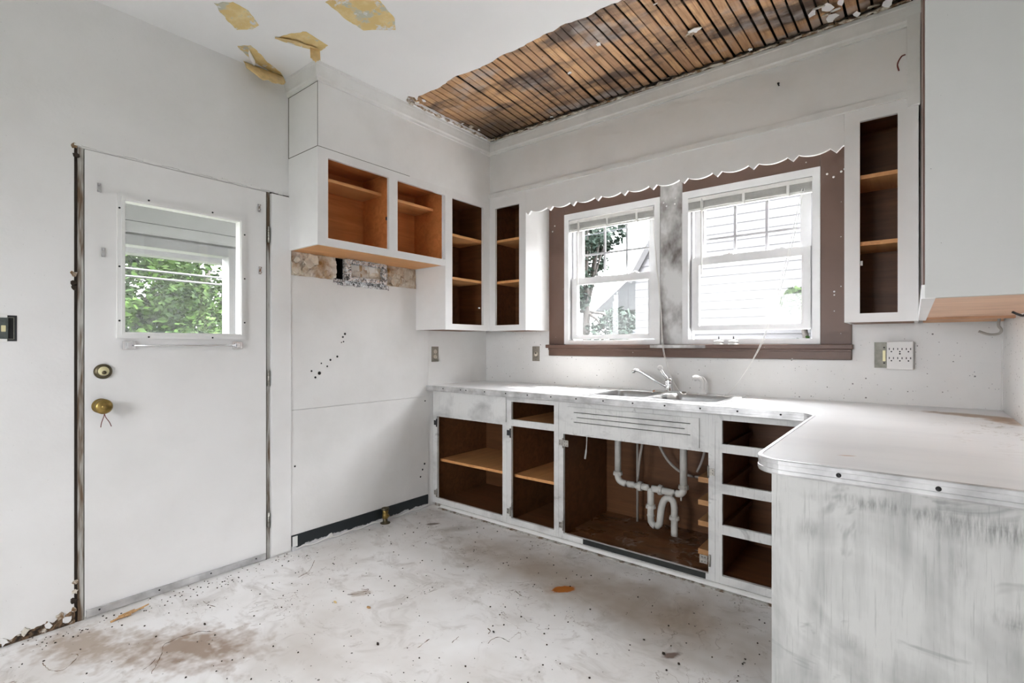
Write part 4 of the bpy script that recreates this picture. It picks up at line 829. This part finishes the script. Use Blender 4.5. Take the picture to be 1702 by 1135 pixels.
for s in (-1, 1): lathe('plate_screw', 'black', [(.003, 0), (0, .001)], (.535, -.0117, 1.15+s*.046), (0, -1, 0), t, 8)
eb = thing('junction_box', 'uncovered metal electrical box beside the six-way socket adapter', 'electrical box', (2.745, -.0066, 1.16))
finish(plate(PY, [2.709, 2.835], [1.100, 1.232], [(2.713, 2.831, 1.104, 1.228)], -.0066, -.0095), 'box_rim', 'box_metal', eb); box('box_back', 'box_metal', (2.711, 2.833, -.0078, -.0068, 1.102, 1.230), eb)
box('yoke', 'brass_pale', (2.744, 2.756, -.012, -.008, 1.135, 1.190), eb, .001)
for z_ in (1.125, 1.205): lathe('mounting_hole', 'black', [(.004, 0), (0, .001)], (2.75, -.0092, z_), (0, -1, 0), eb, 8)
ad = thing('socket_adapter', 'white six-way plug-in socket adapter on the wall above the peninsula', 'adapter', (2.80, -.03, 1.16))
bdy = box('adapter_body', 'plastic_white', (2.762, 2.868, -.044, -.012, 1.094, 1.236), ad, .004)
for cx_ in (2.781, 2.815, 2.849):
    for cz_ in (1.198, 1.152):
        for q in (-.0085, .0085): box('slot', 'black', (cx_+q-.0018, cx_+q+.0018, -.0448, -.0435, cz_-.005, cz_+.005), bdy)
        lathe('ground_hole', 'black', [(.0035, 0), (0, .0008)], (cx_, -.0441, cz_-.0135), (0, -1, 0), bdy, 8)
lathe('centre_screw', 'black', [(.004, 0), (0, .001)], (2.815, -.0441, 1.174), (0, -1, 0), bdy, 8)
sb = thing('switch_box', 'uncovered light switch in its wall box beside the door', 'switch', (0, -2.93, 1.285))
finish(plate(PX, [-2.972, -2.892], [1.233, 1.338], [(-2.966, -2.898, 1.239, 1.332)], .002, .0), 'box_rim', 'hinge_dark', sb); box('box_back', 'black', (.0003, .0012, -2.968, -2.896, 1.237, 1.334), sb)
finish(plate(PX, [-2.9645, -2.8995], [1.2405, 1.3305], [(-2.962, -2.902, 1.243, 1.328)], .003, .001), 'box_flange', 'box_metal', sb)
box('switch_body', 'device_dark', (.001, .008, -2.948, -2.918, 1.243, 1.328), sb, .001); box('toggle', 'brass_pale', (.008, .020, -2.939, -2.926, 1.271, 1.297), sb, .002)
for z_ in (1.236, 1.335): box('yoke_ear', 'plastic_white', (.001, .004, -2.946, -2.920, z_-.007, z_+.007), sb, .002)
# cables under the side-wall cabinet
c1 = tag(tubeo('cable_stub', 'hose_grey', smooth_path([(3.165, -.16, ZU+.012), (3.162, -.16, 1.305), (3.172, -.15, 1.285), (3.165, -.14, 1.268), (3.135, -.13, 1.265), (3.10, -.125, 1.28)], 5), .0055), 'bent grey cable stub hanging under the side-wall cabinet in the corner', 'cable')
c2 = tag(tubeo('cable_stub', 'wire_dark', smooth_path([(3.175, -.80, ZU+.012), (3.165, -.80, 1.318), (3.15, -.81, 1.322), (3.135, -.82, 1.330)], 4), .004), 'short dark cable stub poking from the cabinet underside near the picture edge', 'cable')
t = tag(tubeo('rusty_hook', 'wire_red', smooth_path([(2.838, DW-.001, 2.545), (2.825, DW-.022, 2.53), (2.812, DW-.025, 2.50), (2.817, DW-.02, 2.47)], 5), .003), 'small rusty hook on the soffit beside the side-wall cabinet', 'hook')
t = tag(tubeo('soffit_nail', 'black', smooth_path([(2.32, DW+.004, 2.585), (2.318, DW-.015, 2.578), (2.324, DW-.018, 2.562)], 4), .0035), 'small black bent nail in the soffit above the wider window', 'nail')
# gas valve
gv = thing('gas_valve', 'brass gas pipe valve standing at the foot of the speckled wall', 'valve', (.04, -1.085, 0))
lathe('pipe', 'bronze_dark', [(.034, 0), (.034, .004), (.016, .006), (.015, .05)], (.042, -1.085, 0), (0, 0, 1), gv, 14); lathe('valve_body', 'brass', [(.015, .03), (.022, .036), (.022, .06), (.018, .07), (.021, .076), (.021, .09), (.012, .092)], (.042, -1.085, 0), (0, 0, 1), gv, 12)
lathe('valve_cap', 'bronze_dark', [(.014, .086), (.026, .09), (.026, .104), (.018, .106), (.016, .096), (0, .096)], (.042, -1.085, 0), (0, 0, 1), gv, 16); box('valve_key', 'brass', (.06, .082, -1.091, -1.079, .052, .064), gv, .002)
# ------------------------------------------------------------------ floor debris
GD = 'debris scattered on the floor'
spn = thing('wood_splinter', 'tan splintered wood scrap on the floor by the door', 'wood scrap', (.11, -2.55, 0), GD)
bm = bmesh.new()
for i in range(6): 
    a = random.uniform(1.2, 1.9); L_ = random.uniform(.04, .075); c0 = Vector((.11+random.uniform(-.012, .012), -2.56+.016*i-.02, .006+.002*i)); dd = Vector((math.cos(a), math.sin(a), random.uniform(-.05, .12)))*L_; tube(bm, [c0-dd*.5, c0+dd*.5], [.005, .003], 5)
finish(bm, 'splinter_strips', 'splinter', spn)
for i, (x_, y_, s, lab, m_) in enumerate([(.735, -1.90, .011, 'small tan chip on the floor between door and sink, the paler one', 'paper_tan'), (.90, -1.83, .012, 'small brown chip on the floor between door and sink, the darker one', 'splinter'), (.46, -2.36, .009, 'black oval crumb on the floor behind the brown stain', 'dark_gap'), (1.17, -1.98, .012, 'dark thin scrap on the bright floor in the middle', 'dark_gap'), (1.48, -1.62, .008, 'small black scrap nearest the floor shadow edge', 'black'), (2.10, -1.315, .011, 'dark brown crumb on the floor near the peninsula panel', 'dark_gap'), (2.17, -1.34, .008, 'second dark crumb right beside the one near the peninsula', 'dark_gap')]):
    o = chipo('floor_chip', m_, (x_, y_, .004), s, 400+i, None, .3, Matrix.Diagonal((1, .55, 1)).to_3x3()); tag(o, lab, 'crumb', GD)
for l_ in [[(0.664, -2.613), (0.621, -2.587), (0.561, -2.552), (0.494, -2.524), (0.488, -2.496), (0.48, -2.462), (0.495, -2.423), (0.502, -2.391), (0.55, -2.357)], [(0.268, -2.852), (0.313, -2.85), (0.361, -2.837), (0.38, -2.811), (0.343, -2.774), (0.306, -2.756), (0.279, -2.771)], [(0.613, -2.627), (0.603, -2.601), (0.573, -2.573)], [(0.225, -2.283), (0.282, -2.282), (0.331, -2.268)], [(0.711, -1.822), (0.745, -1.779), (0.751, -1.726), (0.719, -1.744)], [(1.312, -1.894), (1.309, -1.864), (1.304, -1.821)], [(1.439, -1.61), (1.46, -1.62), (1.471, -1.641)], [(1.514, -1.692), (1.508, -1.663), (1.519, -1.632), (1.552, -1.628), (1.576, -1.631)], [(1.395, -1.782), (1.386, -1.733)], [(0.349, -1.876), (0.325, -1.802), (0.223, -1.708)], [(1.333, -1.281), (1.385, -1.299)]]:
    P_ = smooth_path([(a, b, .0002) for a, b in l_], 9); P_ = [p+Vector((noise.noise(p*70), noise.noise(p*70+Vector((9, 0, 0))), 0))*.004 for p in P_]
    tubeo('floor_crack', 'rot_brown', P_, [max(.0003, .0010+.0018*noise.noise(p*45)) for p in P_], fl, 5)
bm = bmesh.new(); rnd = random.Random(5)
for i in range(620):
    x_, y_ = rnd.uniform(.05, 2.5), rnd.uniform(-3.1, -.68)
    if i < 110: x_, y_ = rnd.uniform(.01, .16), rnd.uniform(-2.9, -1.75)
    chip(bm, (x_, y_, .0015), rnd.choice((.002, .0028, .0035, .0045)), 1000+i, .35)
o = finish(bm, 'floor_grit', 'dark_gap'); tag(o, 'fine dark grit and crumbs strewn over the floor', 'grit', kind='stuff')

# ------------------------------------------------------------------ outside
gr = box('ground_outside', 'grass_ground', (-25, 25, -25, 30, -.75, -.65)); tag(gr, 'lawn outside the house seen through the glass', 'lawn', kind='structure')
dr = box('bounce_slab_outside', 'concrete', (-3, 9, .2, 2.95, -.648, -.60)); tag(dr, 'unseen pale concrete slab added to bounce light onto the ceiling', 'bounce_slab', kind='structure')  # unseen slab added as a reflector for the ceiling
hs_ = thing('neighbour_house', 'white clapboard neighbouring house with a steep gable edge beyond the windows', 'house', (3.5, 3.2, -.65))
def clip_gable(z): return -.02 if z < 2.16 else -.02+(z-2.16)/1.66
z = -.65; i = 0
while z < 3.2:
    x0 = clip_gable(z); x1 = 8.0
    bm = bmesh.new(); vs_ = [bm.verts.new(p) for p in ((x0, 3.0, z), (x1, 3.0, z), (x1, 3.009, z+.10), (x0+(.06 if z > 2.16 else 0), 3.009, z+.10), (x0, 3.15, z), (x1, 3.15, z), (x1, 3.15, z+.10), (x0+(.06 if z > 2.16 else 0), 3.15, z+.10))]
    for f in ((0, 1, 2, 3), (4, 7, 6, 5), (0, 3, 7, 4), (1, 5, 6, 2), (3, 2, 6, 7), (0, 4, 5, 1)): bm.faces.new([vs_[j] for j in f])
    finish(bm, 'clapboard', 'siding_white', hs_); z += .10; i += 1
bm = bmesh.new(); tube(bm, [(-.10, 2.96, 2.06), (.60, 2.96, 2.06+1.66*.70)], .05, 4); finish(bm, 'rake_board', 'siding_white', hs_)
fh = thing('far_house', 'small grey-green house with dark roof beyond the narrower window', 'house', (-3.6, 15, -.65))
box('house_wall', 'siding_far', (-6.2, -2.2, 14, 18, -.65, 2.6), fh); prism('house_roof', 'roof_grey', [(-6.6, 2.5), (-4.2, 4.4), (-1.8, 2.5)], 13.6, 18.4, fh, P=lambda u, v, w_: (u, w_, v))
for x_ in (-5.2, -3.6): box('house_window', 'window_dark', (x_, x_+.7, 13.95, 14, .8, 2.0), fh)
up = thing('street_pole', 'grey utility pole standing beyond the narrower window', 'pole', (-2.02, 9, -.65)); tubeo('pole', 'pole_grey', [(-1.92, 9, -.65), (-1.92, 9, 7)], .17, up, 12); tubeo('crossarm', 'pole_grey', [(-2.7, 9, 6.3), (-1.1, 9, 6.3)], .06, up, 6)
for k, z_ in enumerate((3.9, 4.6)): tag(tubeo('street_wire', 'pole_grey', [(-14, 7.6, z_+.5), (-4, 7.6, z_), (9, 7.6, z_+.4)], .012, None, 6), ['lower overhead wire crossing beyond the narrower window', 'upper overhead wire crossing beyond the narrower window'][k], 'wire', 'overhead wires')
for k, z_ in enumerate((1.966, 1.893)): tag(tubeo('service_wire', 'siding_white', [(-3, -6, z_+.02), (-3, -1, z_-.02), (-3, 4, z_+.02)], .011, None, 6), ['upper pale wire crossing the view through the door glass', 'lower pale wire crossing the view through the door glass'][k], 'wire', 'wires beyond the door')
def tree(label, base, crowns, nleaf, mat, size, seed, group=None):
    t = thing('leafy_tree', label, 'tree', base, group); rnd = random.Random(seed); bx, by, bz = base
    top = max(c[2] for c in crowns)
    bm = bmesh.new(); tube(bm, [(bx, by, bz), (bx+.05, by, bz+(top-bz)*.5), (bx, by+.05, top)], [.14, .10, .03], 8)
    for c in crowns: tube(bm, [(bx+.03, by, bz+(top-bz)*.45), ((bx+c[0])/2, (by+c[1])/2, (bz+(top-bz)*.45+c[2])/2+.1), c[:3]], [.06, .04, .015], 6)
    finish(bm, 'trunk', 'bark', t, smooth=True)
    bm = bmesh.new()
    for i in range(nleaf):
        c = rnd.choice(crowns); v = Vector((rnd.gauss(0, 1), rnd.gauss(0, 1), rnd.gauss(0, 1))).normalized()*c[3]*rnd.uniform(.62, 1.05); v.z *= .8; p = Vector(c[:3])+v
        a = Vector((rnd.gauss(0, 1), rnd.gauss(0, 1), rnd.gauss(0, .5))).normalized(); b = a.cross(Vector((rnd.gauss(0, 1), rnd.gauss(0, 1), rnd.gauss(0, 1)))).normalized(); s = size*rnd.uniform(.6, 1.3)
        bm.faces.new([bm.verts.new(q) for q in (p-a*s, p-b*s*.5+a*s*.1, p+a*s, p+b*s*.5+a*s*.1)])
    finish(bm, 'foliage', mat, t, recalc=False); return t
rt = random.Random(3)
tree('broad bright green tree filling the left of the door glass view', (-6.3, -1.1, -.65), [(-6.2+rt.uniform(-.7, .7), -1.2+rt.uniform(-1.0, .75), rt.uniform(-.2, 2.9), rt.uniform(.35, .6)) for _ in range(22)], 15000, 'leaf_green', .055, 1, 'trees beyond the door')
tree('darker green tree at the right of the door glass view', (-9.0, 1.1, -.65), [(-9.0+rt.uniform(-.7, .7), 1.0+rt.uniform(-1.4, 1.3), rt.uniform(-.2, 3.9), rt.uniform(.5, .8)) for _ in range(26)], 16000, 'leaf_green', .06, 2, 'trees beyond the door')
tree('blue-green tree at the edge of the narrower window view', (-4.6, 9.5, -.65), [(-4.4+rt.uniform(-.8, .6), 9.5+rt.uniform(-.8, .8), rt.uniform(1.5, 6.0), rt.uniform(.4, .7)) for _ in range(16)], 7000, 'leaf_blue', .09, 3)
hedge = [(-4.2+.45*i, 7.5+rt.uniform(-.3, .3), rt.uniform(-.2, .9), .55) for i in range(9)]
tree('low blue-green bush behind the narrower window beside the white house', (-2.6, 7.5, -.65), hedge, 6000, 'leaf_blue', .07, 4)
tree('small green bush against the white house beyond the wider window', (2.15, 2.6, -.65), [(2.06+rt.uniform(-.16, .34), 2.6+rt.uniform(-.1, .1), rt.uniform(-.1, 1.72), .17) for _ in range(34)], 9000, 'leaf_green', .04, 5)
# porch beyond the back door
po = thing('porch_wall', 'white porch front with an open window beyond the back door', 'porch', (-1.0, -2.2, -.65))
finish(plate(lambda u, v, z: (-1.0-v, u, z), [-4.2, -.2], [-.65, 2.6], [(-3.6, -1.677, .70, 1.852)], 0, .10), 'front_wall', 'porch_white', po)
finish(plate(lambda u, v, z: (-1.0-v, u, z), [-3.66, -1.615], [.64, 1.915], [(-3.6, -1.677, .70, 1.852)], -.02, .0), 'opening_frame', 'porch_frame', po)
box('header_board', 'porch_white', (-.99, -.975, -4.2, -.2, 1.93, 2.0), po); box('header_board', 'porch_white', (-.99, -.98, -4.2, -.2, 2.004, 2.25), po)
box('porch_roof', 'porch_white', (-1.45, -.15, -4.2, -.2, 2.6, 2.68), po); box('gutter', 'porch_frame', (-1.55, -1.42, -4.4, 0, 1.865, 1.945), po, .01); box('porch_floor', 'porch_white', (-1.1, -.15, -4.2, -.2, -.12, -.02), po)
